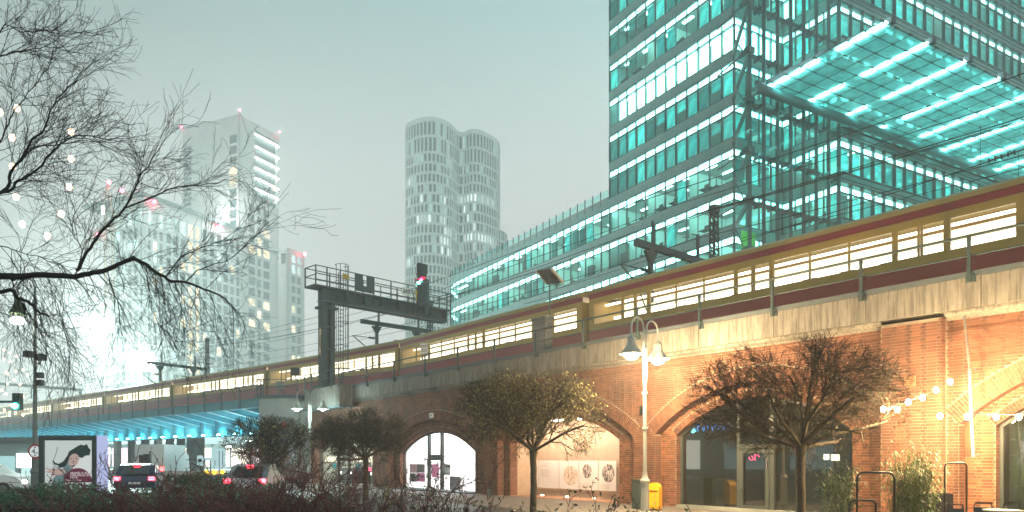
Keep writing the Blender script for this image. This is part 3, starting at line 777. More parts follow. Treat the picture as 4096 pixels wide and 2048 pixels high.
db(MB().box(BX0, .8, 4.0, 15, 4.6, 5.0), 'underside', M('underside', (0.10, 0.12, 0.13), .9, col2=(0.05, .06, .065), scale=1.0, stretch=(1, 4, 1)))
brk = MB().prism([(-.02, .06, 5.84), (-.02, 3.68, 5.84), (-.02, 3.68, 4.72), (-.02, .06, 5.56)], (0, 0, 0), (.04, 0, 0)).mesh('bracket', bridge_m)
edge = MB().bar((0, .0, 5.54), (0, 3.68, 4.70), .22, .04).mesh('bracket_flange', M('bracket_flange', (0.75, 0.80, 0.80), .4))
stf = MB().box(-.02, .02, 3.5, 3.69, 3.72, 4.7).mesh('stiffener', bridge_m)
upm = MB().box(-.18, .18, 3.28, 3.42, 3.78, 3.86).mesh('uplight', E('uplight', (0.10, 0.80, 1.0), 210.0, mis=True))
upc = MB().box(-.2, .2, 3.25, 3.45, 3.66, 3.775).mesh('lamp_case', steel)
pst = MB().box(-.045, .045, -.1, -.02, 5.5, 7.1).mesh('post', steel_b)
NBK = 30
for k in range(NBK):
    x = -2.6-2.9*k
    if x < BX0+.5: break
    for nm, me in (('bracket', brk), ('bracket_flange', edge), ('stiffener', stf)):
        inst(nm, me, br, FD.w(x, 0)-BA, FD.a)
    inst('post', pst, br, FD.w(x, 0)-BA, FD.a)
    l = inst('uplight', upm, br, FD.w(x+1.45, 0)-BA, FD.a)
    inst('lamp_case', upc, br, FD.w(x+1.45, 0)-BA, FD.a)
for z, r in ((7.1, .035), (6.9, .022), (6.7, .022), (6.48, .022)):
    db(MB().tube([(BX0, -.05, z), (.9, -.05, z)], r, 6), 'rail', steel_b)
colm = MB().box(-.35, .35, -.35, .35, 0, 4.62).box(-.45, .45, -.45, .45, 0, .3).mesh('column', conc_l)
for s_ in (470, 527, 582, 632, 680, 724, 764, 800, 350, 410):
    x, z, D = FD.hit(s_, HY, 8.5)
    inst('column', colm, br, FD.w(x, 8.5)-BA, FD.a)
# kilometre board on the railing
kb = T('kilometre_board', 'small white board with the figures 9 and 3 on the bridge railing', 'sign', FD.w(FD.hit(469, HY, -.12)[0], -.12, 7.1), FD.a)
MB().box(-.17, .17, -.01, .01, 0, .8).build('board', white_p, kb, world=False)
for ch, z in (('9', .58), ('3', .2)): text(ch, .42, (0, -.014, z), (pi/2, 0, 0), black, kb)
# ================================================================== ABUTMENT
ab = T('concrete_abutment', 'pale grey concrete bridge abutment block with a dark cap between bridge and brick arches', 'abutment', (-16, 50.3, 0))
MB().box(-17.45, -14.75, 50.3, 54.6, 0, 5.85).box(-14.75, -13.9, 50.9, 54.6, 0, 5.7).build('block', conc_l, ab)
MB().box(-17.7, -14.6, 50.1, 54.7, 5.85, 6.08).build('cap', steel, ab)
MB().box(-17.4, -16.3, 50.27, 50.3, 1.0, 5.8).build('panel_joint', M('panel', (0.27, 0.31, 0.30), .9), ab)
arail = T('abutment_railing', 'short dark railing around the top of the concrete abutment block', 'railing', (-16, 50.2, 6.08))
for x in (-17.55, -17.1, -14.75):
    for y in (50.2,): MB().box(x-.035, x+.035, y-.03, y+.03, 6.08, 7.15).build('post', steel, arail)
MB().box(-17.58, -17.5, 50.9, 50.98, 6.08, 7.1).build('post', steel, arail)
for z in (7.15, 6.65): MB().tube([(-17.55, 51.8, z-.02), (-17.55, 50.2, z), (-14.75, 50.2, z)], .03, 6).build('rail', steel, arail)
ob = T('equipment_box', 'pale green equipment box on a post on top of the abutment', 'electrical box', (-16.1, 50.6, 6.08))
MB().box(-16.35, -15.85, 50.5, 50.8, 6.55, 7.05).build('box', post_grey, ob); MB().box(-16.2, -16.1, 50.6, 50.7, 6.08, 6.55).build('post', post_grey, ob)
MB().tube([(-16.0, 50.6, 6.6), (-15.9, 50.55, 6.3), (-15.7, 50.6, 6.1)], .02, 5).build('cable', black, ob)
fl = T('floodlight_box', 'square black floodlight seen from behind above the abutment railing', 'floodlight', (-14.8, 50.2, 7.15))
MB().box(-15.2, -14.6, 50.1, 50.25, 7.4, 7.95).build('housing', black, fl); MB().box(-14.93, -14.87, 50.17, 50.22, 7.15, 7.4).build('bracket', steel, fl)
# posters on the abutment
po = T('advert_board', 'white advertising board with a red logo square fixed to the grey abutment', 'advertising board', (-15.6, 50.25, 3.0))
MB().box(-16.55, -14.95, 50.22, 50.28, 1.0, 4.2).build('panel', E('backlit_poster', (.75, .86, .84), .5), po)
MB().box(-16.0, -15.5, 50.20, 50.215, 3.7, 4.18).build('red_square', M('red_print', (.7, .05, .05), .6), po)
MB().lathe([(.01, 0), (.26, .0), (.26, .006), (.01, .006)], (0, 0, 0), 18)
eb = MB()
for q in range(3): eb.ball((-16.1+.35*q, 50.2, 1.75+.06*(q % 2)), .16, 10, 6)
eb.build('printed_fruit', M('print_orange', (.62, .38, .28), .7), po)
# ================================================================== SIGNAL GANTRY
ga = radians(46.2); G0 = P(1306, HY, 46.5); G0.z = 0; FG = Frame(ga, G0)
gt = T('signal_gantry', 'dark teal steel signal gantry with caged ladder and railed walkway over the tracks', 'signal gantry', (G0.x, G0.y, 6.2))
def gb(mb, name, mat, **k):
    mb.v = [tuple(FG.w(x, y, z)) for x, y, z in mb.v]; return mb.build(name, mat, gt, **k)
gb(MB().box(-.42, -.12, -.3, .3, 6.3, 12.5).box(.14, .44, -.3, .3, 6.3, 12.3), 'column', steel)
gb(MB().box(-.12, .14, -.12, .12, 6.3, 12.3), 'column_web', black)
cf = MB()
for z in (7.2, 8.6, 10.0, 11.3): cf.box(-.45, .47, -.33, -.29, z, z+.12)
gb(cf, 'batten', steel); gb(MB().box(-.7, .7, -.55, .55, 6.18, 6.3), 'base_plate', steel)
gb(MB().box(-.6, .62, -.42, .42, 11.2, 11.34), 'collar', steel)
gb(MB().box(-.45, 9.9, -.28, -.24, 11.72, 12.42).box(-.45, 9.9, .24, .28, 11.72, 12.42), 'beam_web', steel)
gb(MB().box(-.45, 9.9, -.36, .36, 11.64, 11.715), 'beam_bottom', M('beam_soffit', (.12, .14, .17), .6))
gb(MB().box(-1.2, 10.0, -.62, .62, 12.45, 12.55), 'walkway', steel)
for k in range(7): gb(MB().box(1.1+1.4*k, 1.22+1.4*k, -.62, -.28, 11.9, 12.45), 'bracket', steel)
def gposts(xs, y):
    for x in xs: gb(MB().box(x-.035, x+.035, y-.03, y+.03, 11.95 if x > .9 else 12.5, 13.72), 'post', steel)
gposts([-1.15, -.35, .62, 1.75, 3.2, 4.6, 6.05, 7.05, 9.6, 9.95], -.62); gposts([-1.15, .62, 3.2, 6.05, 9.95], .62)
sub = MB()
for x in (1.15, 3.75, 5.15, 6.55): sub.box(x-.03, x+.03, -.63, -.6, 12.55, 13.2)
gb(sub, 'post', steel)
for z in (13.72, 13.22, 12.85): gb(MB().bar((-1.15, -.62, z), (9.95, -.62, z), .05, .05), 'rail', steel)
for z in (13.72, 13.15): gb(MB().bar((-1.15, .62, z), (9.95, .62, z), .05, .05).bar((-1.15, -.62, z), (-1.15, .62, z), .05, .05).bar((9.95, -.62, z), (9.95, .62, z), .05, .05), 'rail', steel)
gb(MB().box(1.78, 2.32, -.66, -.64, 12.6, 13.72).box(2.6, 3.18, -.66, -.64, 12.6, 13.72).box(2.32, 2.6, -.66, -.64, 12.6, 13.0), 'shield_plate', steel)
gb(MB().box(9.2, 9.9, -.8, .9, 11.9, 13.2), 'end_frame', steel) if False else None
lad = MB()
for x in (.56, .92): lad.bar((x, -.5, 6.3), (x, -.5, 13.6), .04, .04)
gb(lad, 'ladder_rail', steel)
rung = MB().bar((.56, 0, 0), (.92, 0, 0), .03, .03)
for i in range(24):
    z = 6.5+.28*i; gb(MB().bar((.56, -.5, z), (.92, -.5, z), .03, .03), 'rung', steel)
for z in (7.4, 8.9, 10.4, 11.9, 13.0, 14.05):
    pts = [(.74+.42*cos(t), -.62+.42*sin(t), z) for t in [-pi*1.25+i*(pi*1.5)/14 for i in range(15)]]
    gb(MB().tube(pts, .02, 5), 'cage_hoop', steel)
for t in (-pi*1.0, -pi*.75, -pi*.5, -pi*.25, 0):
    gb(MB().bar((.74+.42*cos(t), -.62+.42*sin(t), 7.4), (.74+.42*cos(t), -.62+.42*sin(t), 14.05), .03, .03), 'cage_bar', steel)
gb(MB().box(.5, .95, -1.08, -1.05, 13.1, 13.4), 'yellow_label', M('yellow_label', (.45, .30, .02), .6))
# shooting star on the column
sx0, sz0 = -.45, 9.9
star = []
for i in range(10):
    r_ = .2 if i % 2 == 0 else .085; star.append((-.455, -.02+r_*sin(i*pi/5), 9.75+r_*cos(i*pi/5)*1.4))
tail = [(-.455, -.06, 9.6), (-.455, .06, 9.6), (-.455, .03, 8.9), (-.455, .16, 8.2), (-.455, .0, 8.5), (-.455, -.12, 8.15), (-.455, -.02, 8.9)]
gb(MB().prism(star, (0, 0, 0), (-.02, 0, 0)).prism(tail, (0, 0, 0), (-.02, 0, 0)), 'shooting_star', M('straw_star', (.75, .58, .32), .7))
# concrete base of the gantry
gx0, gx1 = vx(1238, -.9), vx(1362, -1.1)
vb(MB().box(gx0-.2, gx1, -1.15, -.32, 4.95, 6.16), 'gantry_base', conc)
vb(MB().box(gx0-.4, gx1+.1, -1.2, -.3, 4.8, 4.93), 'cornice', steel_b)
gr = T('gantry_railing', 'short dark railing around the foot of the signal gantry', 'railing', V.w(gx0, -1.1, 6.16), 0)
def grb(mb, name, mat): mb.v = [tuple(V.w(x, y, z)) for x, y, z in mb.v]; return mb.build(name, mat, gr)
for x in (gx0-.1, gx0+1.0, gx1-1.2, gx1-.1): grb(MB().box(x-.035, x+.035, -1.2, -1.13, 6.0, 7.15), 'post', steel)
for z in (7.15, 6.65): grb(MB().tube([(gx0-2, -.5, z), (gx0-.1, -1.15, z), (gx1-.1, -1.15, z), (gx1, -.4, z)], .028, 6), 'rail', steel)
# ---- signal head
sh = T('railway_signal', 'black railway signal head with one red and one green lamp on the gantry', 'railway signal', FG.w(7.6, -.75, 12.5), ga)
def gp(sx, sy, y=-.8): x, z, D = FG.hit(sx, sy, y); return x, z
def sb(mb, name, mat, par=sh, **k):
    mb.v = [tuple(FG.w(x, y, z)) for x, y, z in mb.v]; return mb.build(name, mat, par, **k)
xa, zt_ = gp(1668, 1052); xb, zm = gp(1697, 1095)
sb(MB().box(xa+.05, xb+.15, -1.0, -.7, gp(1680, 1092)[1], zt_), 'upper_case', black)
sb(MB().box(xa, xb+.1, -.95, -.72, gp(1680, 1225)[1], gp(1680, 1094)[1]), 'lower_case', black)
sb(MB().box(xb+.1, xb+.45, -.8, -.5, 11.9, gp(1700, 1115)[1]), 'cable_cabinet', steel)
for (q, w, mt, nm) in ((1683.5, 1117, E('red_signal', (1, .01, .06), 60), 'red_lamp'), (1674.5, 1130, E('green_signal', (.1, 1, .75), 30), 'green_lamp')):
    x, z = gp(q, w, -.97); c = (x, -.97, z)
    m_ = MB(); m_.tube([(x, -.96, z), (x, -1.0, z)], .12, 14); sb(m_, nm, mt)
    h_ = MB()
    for i in range(7):
        t0, t1 = pi*i/7, pi*(i+1)/7
        h_.add([(x+.16*cos(t0), -.96, z+.16*sin(t0)), (x+.16*cos(t1), -.96, z+.16*sin(t1)), (x+.16*cos(t1), -1.25, z+.16*sin(t1)), (x+.16*cos(t0), -1.25, z+.16*sin(t0))], [(0, 1, 2, 3)])
    sb(h_, 'hood', black)
x0, z0_ = gp(1660, 1102, -.9); x1, z1_ = gp(1669, 1152, -.9); h3 = (z0_-z1_)/3
mast_w = MB().box(x0, x1, -.92, -.9, z0_-h3*.8, z0_).box(x0, x1, -.92, -.9, z1_, z1_+h3*.8); sb(mast_w, 'white_plate', white_p)
sb(MB().box(x0, x1, -.92, -.9, z1_+h3*.8+.01, z0_-h3*.8-.01), 'red_plate', M('red_plate', (.5, .03, .05), .6))
xt, ztt = gp(1660, 1161, -.9); xu, zu = gp(1669, 1212, -.9)
sb(MB().prism([(xt, -.9, ztt), (xu, -.9, ztt), ((xt+xu)/2, -.9, zu)], (0, 0, 0), (0, -.02, 0)), 'yellow_triangle', M('yellow_plate', (.75, .45, .02), .6))
np_ = T('number_plate', 'white plate with the number 368 on the gantry railing beside the signal', 'sign', FG.w(gp(1626, 1166, -.72)[0], -.72, gp(1626, 1166, -.72)[1]), ga)
MB().box(-.36, .36, -.01, .01, -.26, .26).build('plate', white_p, np_, world=False)
text('368', .42, (0, -.014, 0), (pi/2, 0, 0), black, np_)
# ================================================================== CATENARY
ins = MB().lathe([(.03, 0), (.03, .1)]+[p for i in range(6) for p in ((.09, .12+.09*i), (.035, .17+.09*i))]+[(.03, .7)], (0, 0, 0), 8).mesh('insulator', steel)
def catenary(label, fr, x, ym, zbm, ztop, reach, drops):
    r = T('catenary_mast', label, 'catenary mast', fr.w(x, ym, 6.1), fr.a, 'lattice masts carrying the overhead wires')
    m = MB()
    for i in (-1, 1):
        for j in (-1, 1): m.bar((x+i*.2, ym+j*.2, 6.1), (x+i*.13, ym+j*.13, ztop), .07, .07)
    z = 6.2
    s_ = 1
    while z < ztop-.4:
        w = .2-.07*(z-6.1)/(ztop-6.1)
        for j in (-1, 1):
            m.bar((x-s_*w, ym+j*w, z), (x+s_*w, ym+j*w, z+.4), .035, .035); m.bar((x+j*w, ym-s_*w, z), (x+j*w, ym+s_*w, z+.4), .035, .035)
            m.bar((x+s_*w, ym+j*w, z), (x-s_*w, ym+j*w, z+.4), .035, .035); m.bar((x+j*w, ym+s_*w, z), (x+j*w, ym-s_*w, z+.4), .035, .035)
        z += .4
    m.box(x-.2, x+.2, ym-.2, ym+.2, ztop-.35, ztop)
    def b(mb, nm, mt=steel): mb.v = [tuple(fr.w(*q)) for q in mb.v]; return mb.build(nm, mt, r)
    b(m, 'mast'); b(MB().bar((x, ym, zbm), (x, ym-reach, zbm+.15), .2, .3), 'crossbeam')
    for d in drops:
        y = ym-d
        b(MB().box(x-.1, x+.1, y-.1, y+.1, zbm-2.4, zbm).prism([(x-.09, y-.4, zbm-.1), (x-.09, y+.4, zbm-.1), (x-.09, y+.1, zbm-.6), (x-.09, y-.1, zbm-.6)], (0, 0, 0), (.18, 0, 0)), 'drop_post')
        b(MB().box(x-.06, x+.06, y+.1, y+.22, zbm+.1, zbm+1.3), 'riser')
        p1 = (x-.05, y-1.9, zbm-.95); b(MB().tube([(x, y, zbm-1.0), p1], .03, 6), 'top_tube'); b(MB().tube([(x, y, zbm-2.3), p1], .04, 6).tube([(x, y-.9, zbm-1.7), (x, y-.2, zbm-2.6-.3)], .03, 6), 'brace_tube')
        for k in range(5):
            t_ = .12+.03*k*1.6
            b(MB().ball((x, y-1.9*t_, zbm-1.0+.05*t_), .085, 8, 4), 'insulator_disc'); b(MB().ball((x, y-1.9*t_*.9, zbm-2.3+1.35*t_*.9), .085, 8, 4), 'insulator_disc')
    return r
catenary('dark lattice catenary mast rising behind the train before the office windows', V, vx(2856, 10.0), 10.0, 11.15, 14.1, 5.6, (4.6, 1.4))
catenary('dark lattice catenary mast beyond the signal gantry at the round white tower', V, vx(1720, 10.0), 10.0, 11.6, 14.0, 5.9, (4.6, 1.2))
x3, _, _ = FD.hit(829, HY, 9.5)
catenary('dark lattice catenary mast over the turquoise bridge in front of the gridded block', FD, x3, 9.5, 11.4, 14.8, 6.3, (5.0, 1.5))
wr = T('overhead_wires', 'thin black overhead contact and feeder wires running above the train', 'wires', V.w(-20, 5, 10.9))
wmat = M('wire', (0.01, 0.015, 0.018), .7)
def wire(pts, r=.014, nm='wire'):
    q = []
    for a, b in zip(pts[:-1], pts[1:]):
        n = 8; sag = (Vector(b)-Vector(a)).length**2*.00035
        for i in range(n):
            t_ = i/n; p = Vector(a).lerp(Vector(b), t_); p.z -= 4*sag*t_*(1-t_); q.append(p)
    q.append(Vector(pts[-1])); MB().tube(q, r, 4, False).build(nm, wmat, wr)
mx_ = [14, vx(2856, 10), vx(1720, 10)]
for y, z, r in ((5.5, 12.25, .016), (8.7, 12.25, .016), (9.4, 13.7, .018), (10.3, 14.0, .016), (4.3, 13.0, .016), (6.8, 13.4, .014)):
    pts = [V.w(q, y, z) for q in mx_]
    pts += [FD.w(x3, y-.2, z+.1), FD.w(-86, y-.2, z+.1)]
    wire(pts, r)
for y in (5.5, 8.7):
    wire([V.w(14, y, 10.75), V.w(mx_[1], y, 10.75), V.w(mx_[2], y, 10.8), FD.w(x3, y-.2, 10.8), FD.w(-86, y, 10.8)], .012, 'contact_wire')
    for a_ in range(-45, 10, 6): MB().tube([V.w(a_, y, 10.76), V.w(a_, y, 12.0)], .007, 3, False).build('dropper', wmat, wr)
wi = T('wire_insulator', 'black ribbed insulator hanging in an overhead wire before the lit canopy', 'insulator', V.w(vx(4010, 4.2), 4.2, 13.0), 0)
xi, zi, _ = V.hit(4010, 628, 4.2)
m_ = MB()
for k in range(9): m_.tube([V.w(xi-.35+.08*k, 4.2, zi+.004*k), V.w(xi-.33+.08*k, 4.2, zi+.004*k)], .075 if k % 2 == 0 else .03, 8)
m_.tube([V.w(xi-.6, 4.2, zi-.03), V.w(xi+.6, 4.2, zi+.05)], .02, 6); wi.location = V.w(xi, 4.2, zi); m_.build('insulator_body', black, wi)
wire([V.w(-30, 4.25, zi-.5), V.w(xi-.6, 4.2, zi-.03)], .014); wire([V.w(xi+.6, 4.2, zi+.05), V.w(14, 4.2, zi+.3)], .014)
# ---- portal far left beyond the bridge
fp = T('far_catenary_portal', 'faint catenary portal frame in the haze above the far end of the bridge', 'catenary mast', P(325, 1834, 105)*1.0)
fp.location.z = 6
z_ = EYE+(HY-1562)/F*105
MB().box(P(325, 0, 105).x-.25, P(325, 0, 105).x+.25, 104.8, 105.2, 6, z_).bar(P(0, 1535, 112), P(328, 1560, 105), .3, .4).bar(P(258, 1556, 106), P(258, 1600, 106), .25).bar(P(128, 1545, 109), P(128, 1595, 109), .25).build('frame', steel_b, fp)
# ================================================================== SMALL THINGS ON THE PARAPET
ws = T('warning_sign', 'small white warning sign clamped to the parapet railing near the signal gantry', 'sign', V.w(vx(1697, -.42), -.42, 7.05), VA+radians(35))
MB().box(-.21, .21, -.012, .012, .02, .55).build('plate', white_p, ws, world=False)
for i, (tx, z) in enumerate((('Lebensgefahr', .46), ('Gleisbereich', .38), ('Betreten', .24), ('verboten', .14))): text(tx, .085, (0, -.016, z), (pi/2, 0, 0), black, ws)
cbx = vx(2175, .3)
eb = T('trackside_cabinet', 'grey green trackside cabinet standing behind the parapet railing', 'cabinet', V.w(cbx, .5, 6.19), VA)
MB().box(-.55, .25, -.35, .1, 0, 1.42).build('body', M('cabinet_front', (.17, .175, .16), .6, col2=(.12, .13, .12), scale=4), eb, world=False)
MB().box(-.5, .2, -.365, -.352, .08, 1.15).build('door', M('cabinet_door', (.19, .195, .18), .55), eb, world=False)
MB().box(-.6, .3, -.4, .15, 1.42, 1.5).build('lid', steel_b, eb, world=False)
MB().box(.255, .27, -.2, .0, 1.0, 1.03).box(.255, .27, -.2, 0, 1.1, 1.13).box(.255, .27, -.2, 0, 1.2, 1.23).build('vent', black, eb, world=False)
sp = T('solar_panel', 'tilted solar panel on a thin pole above the trackside cabinet', 'solar panel', V.w(vx(2190, .3), .42, 7.6), VA)
MB().tube([(0, 0, 0), (0, 0, 1.75)], .03, 8).build('pole', steel, sp, world=False)
pn = MB().box(-.62, .62, -.4, .4, -.02, .02); rot = Matrix.Rotation(radians(-38), 3, 'X') @ Matrix.Rotation(radians(10), 3, 'Y')
pn.v = [tuple(rot @ Vector(v_)+Vector((0, 0, 1.8))) for v_ in pn.v]; pn.build('panel', M('panel_back', (.05, .05, .06), .5), sp, world=False)
fr_ = MB().box(-.64, -.56, -.41, .41, -.035, .03).box(.5, .64, -.41, .41, -.04, .03); fr_.v = [tuple(rot @ Vector(v_)+Vector((0, 0, 1.8))) for v_ in fr_.v]
fr_.build('frame', M('panel_frame', (.45, .42, .36), .5), sp, world=False)
j_ = MB().box(.3, .52, -.15, .12, -.12, -.03); j_.v = [tuple(rot @ Vector(v_)+Vector((0, 0, 1.8))) for v_ in j_.v]; j_.build('junction_box', black, sp, world=False)
# ================================================================== FAR CITY
stone = M('pale_stone', (0.76, 0.78, 0.75), 0.9, col2=(0.66, 0.68, 0.66), scale=.25)
stone_t = M('pale_cladding', (0.78, 0.86, 0.85), 0.8)
dkwin = M('dark_window', (0.05, 0.10, 0.105), 0.35)
w_lit = lit('lit_room', (1.0, .90, .62), (1.0, .82, .50), .9, 1.8, noise=.5)
w_teal = lit('lit_room_teal', (.55, .95, .92), (.8, 1.0, .96), .5, 1.5, noise=.7)
neon = E('neon_strip', (0.95, 1.0, 0.97), 20.0, mis=True)
beacon_m = E('red_beacon', (1.0, .05, .12), 40.0)
crng = random.Random(5)
def grid(root, fr, x0, x1, z0, z1, cols, rows, wall, litf, depth=.35, thick=.8):
    """solid wall with real openings; every window a pane set back in its opening"""
    m = MB(); cols = sorted(cols); xs = [x0]+[q for c in cols for q in c]+[x1]
    for a, b in zip(xs[0::2], xs[1::2]):
        if b-a > .02: m.box(a, b, 0, thick, z0, z1)
    rows = sorted(rows); zs = [z0]+[q for r in rows for q in r]+[z1]
    for a, b in cols:
        for p, q in zip(zs[0::2], zs[1::2]):
            if q-p > .02: m.box(a-.001, b+.001, .02, thick, p, q)
    m.v = [tuple(fr.w(*v_)) for v_ in m.v]; m.build('wall', wall, root)
    cache = {}
    for ci, (a, b) in enumerate(cols):
        for ri, (p, q) in enumerate(rows):
            mt = litf(ci, ri)
            k = (round(b-a, 2), round(q-p, 2), mt.name)
            if k not in cache:
                cache[k] = MB().box(0, b-a, 0, .05, 0, q-p).mesh('window', mt)
            pt = fr.w(a, depth, 0)-root.location
            inst('window', cache[k], root, (pt.x, pt.y, p-root.location.z), fr.a)
def beacon(root, p, r=.4): MB().ball(p, r, 8, 6).build('beacon_light', beacon_m, root)
cA = atan2(.904, .427); cB = atan2(-.427, .904)
# ---- tall stone tower on the left
TC = P(954, HY, 245); TC.z = 0
t1 = T('stone_tower', 'tall pale stone tower fading into fog with six glowing horizontal light lines', 'tower', (TC.x, TC.y, 0))
R1 = Frame(cA, TC); L1 = Frame(cB, TC)
def cz(fr, sx, sy): return fr.hit(sx, sy)[1]
def cxs(fr, l): return [(fr.hit(a)[0], fr.hit(b)[0]) for a, b in l]
rows = [(74.8-2.65-3.62*k, 74.8-3.62*k) for k in range(-4, 19)]
def lf(ci, ri):
    return w_lit if (ri, ci) in ((20, 2), (19-0, 1), (18, 0), (18, 1), (18, 2), (13, 0), (13, 2), (11, 0), (11, 2), (12, 1), (6, 0), (6, 1), (3, 2), (2, 0)) else dkwin
xr = R1.hit(1115)[0]
grid(t1, R1, 0, xr, 0, 91.0, cxs(R1, [(995, 1022), (1030, 1046), (1054, 1080)]), [r for r in rows if r[1] < 90], stone, lf)
bx0 = R1.hit(1020)[0]
MB_ = MB().box(0, bx0, 0, .8, 91.0, 117.5).box(xr-.4, xr, 0, .8, 91, 117.5).box(bx0, xr-.4, 0, .8, 115.5, 117.5)
MB_.v = [tuple(R1.w(*q)) for q in MB_.v]; MB_.build('upper_wall', stone, t1)
for k, z in enumerate((94.6, 98.2, 101.8, 105.4, 109.2, 113.4)):
    m_ = MB().box(bx0, xr-.1, -.15, .0, z, z+.42); m_.v = [tuple(R1.w(*q)) for q in m_.v]; m_.build('light_line', neon, t1)
    m_ = MB().box(bx0, xr-.4, .1, .4, z+.45, z+1.1); m_.v = [tuple(R1.w(*q)) for q in m_.v]; m_.build('balcony', stone, t1)
m_ = MB().box(bx0, xr-.4, .9, 1.0, 91.1, 115.4); m_.v = [tuple(R1.w(*q)) for q in m_.v]; m_.build('recessed_glazing', dkwin, t1)
for q in ((1085, 705, 9), (1092, 712, 6), (1070, 745, 5), (1090, 762, 8), (1072, 808, 5), (1095, 815, 5), (1080, 700, 4)):
    x, z, D = R1.hit(q[0], q[1], .85); m_ = MB().box(x, x+q[2]*.12, .8, .88, z, z+.9); m_.v = [tuple(R1.w(*w)) for w in m_.v]; m_.build('lit_room', w_lit, t1)
xl = L1.hit(729)[0]
rowsL = [(71.2-2.9-3.62*k-.0+43*0, 71.2-3.62*k) for k in range(-12, 12)]
rowsL = [r for r in rowsL if r[1] < 114]
grid(t1, L1, xl, 0, 0, 117.5, cxs(L1, [(733, 765), (916, 951)]), rowsL, stone, lambda c, r: w_lit if (c, r) in ((1, 19), (1, 18)) else dkwin)
for k in range(9):
    z = 84+3.62*k; m_ = MB().box(xl+.5, xl+9, -.1, .0, z, z+.2); m_.v = [tuple(L1.w(*q)) for q in m_.v]; m_.build('ledge', stone_t, t1)
MB().prism([tuple(R1.w(0.9, .9, 117)), tuple(R1.w(xr, .9, 117)), tuple(R1.w(xr, 26, 117)), tuple(R1.w(.9, 26, 117))], (0, 0, 0), (0, 0, .6)).build('roof', stone, t1)
m_ = MB().box(xr-.8, xr, .8, 26, 0, 117); m_.v = [tuple(R1.w(*q)) for q in m_.v]; m_.build('side_wall', stone, t1)
for q, w, D in ((959, 440, 245), (724, 507, 257), (1117, 528, 262)): beacon(t1, P(q, w, D-1), .42)
q_ = P(906, 868, 236); rl = T('roof_floodlight', 'bright floodlight on the roof edge shining up the tall stone tower', 'floodlight', tuple(q_))
MB().box(q_.x-.5, q_.x+.5, q_.y-.3, q_.y+.3, q_.z-.4, q_.z+.2).build('housing', stone, rl); MB().ball(q_+Vector((0, 0, .45)), .5, 10, 6).build('lamp', E('roof_flood', (1, 1, .96), 90), rl)
ld = bpy.data.lights.new('roof_flood', 'POINT'); ld.energy = 15000; ld.color = (.95, 1, .97); ld.shadow_soft_size = .8
lo = bpy.data.objects.new('roof_flood', ld); lo.location = q_+Vector((0, -1, 1.6)); COL.objects.link(lo)
# ---- lower slab to its right
SC = P(1150, HY, 258); SC.z = 0
t2 = T('stone_slab_tower', 'narrow pale stone tower block with paired windows beside the tall stone tower', 'tower', (SC.x, SC.y, 0))
R2, L2 = Frame(cA, SC), Frame(cB, SC); z2 = R2.hit(1150, 990)[1]
rows2 = [(z2-9.4-2.5-3.55*k, z2-9.4-3.55*k) for k in range(17)]
grid(t2, R2, 0, R2.hit(1218)[0], 0, z2, cxs(R2, [(1167, 1183), (1189, 1205)]), rows2+[(z2-4.6, z2-1.9), (z2-8.4, z2-5.4)], stone,
     lambda c, r: w_teal if r >= 17 else (w_lit if (c, r) in ((0, 13), (0, 8), (1, 8), (0, 11), (1, 5)) else dkwin))
grid(t2, L2, L2.hit(1113)[0], 0, 0, z2, cxs(L2, [(1124, 1143)]), [(z2-5.5, z2-1.7)], stone, lambda c, r: dkwin)
m_ = MB().box(0, R2.hit(1218)[0], .8, 14, z2-.5, z2-.02); m_.v = [tuple(R2.w(*q)) for q in m_.v]; m_.build('roof', stone, t2)
beacon(t2, P(1219, 1016, 262), .6)
# ---- gridded block
GC = P(575, HY, 210); GC.z = 0
t3 = T('gridded_block', 'wide office block with a white grid facade and two columns of yellow lit windows', 'office building', (GC.x, GC.y, 0))
R3, L3 = Frame(cA, GC), Frame(cB, GC); z3 = 77.2
cols = [(592, 606), (613, 629), (638, 653), (666, 686), (693, 714), (723, 744), (753, 773), (782, 800), (812, 829), (840, 858), (868, 887), (894, 914), (921, 937), (945, 960)]
rows3 = [(z3-8.6-2.7-3.45*k, z3-8.6-3.45*k) for k in range(19)]+[(z3-7.6, z3-3.4)]
def lf3(c, r):
    if c in (6, 7): return w_lit if crng.random() < .85 else dkwin
    if r == 19: return w_teal if c < 6 else dkwin
    return w_lit if crng.random() < .07 else (w_teal if crng.random() < .06 else dkwin)
xr3 = R3.hit(966)[0]
grid(t3, R3, 0, xr3, 0, z3, cxs(R3, cols), rows3, stone_t, lf3)
xl3 = L3.hit(452)[0]
grid(t3, L3, xl3, 0, 0, z3, [(xl3+1+2.6*k, xl3+2.9+2.6*k) for k in range(5)], rows3, stone_t, lambda c, r: w_teal if r == 19 or crng.random() < .1 else dkwin)
m_ = MB().box(-.4, xr3, -.4, 26, z3, z3+1.2); m_.v = [tuple(R3.w(*q)) for q in m_.v]; m_.build('roof', M('roof_edge_teal', (.10, .18, .18), .7), t3)
m_ = MB().box(4, 12, 6, 16, z3+1.2, z3+4.5); m_.v = [tuple(R3.w(*q)) for q in m_.v]; m_.build('roof_plant', stone_t, t3)
for q, w, D in ((618, 806, 213), (883, 905, 235), (490, 760, 215)): beacon(t3, P(q, w, D-1.5), .5)
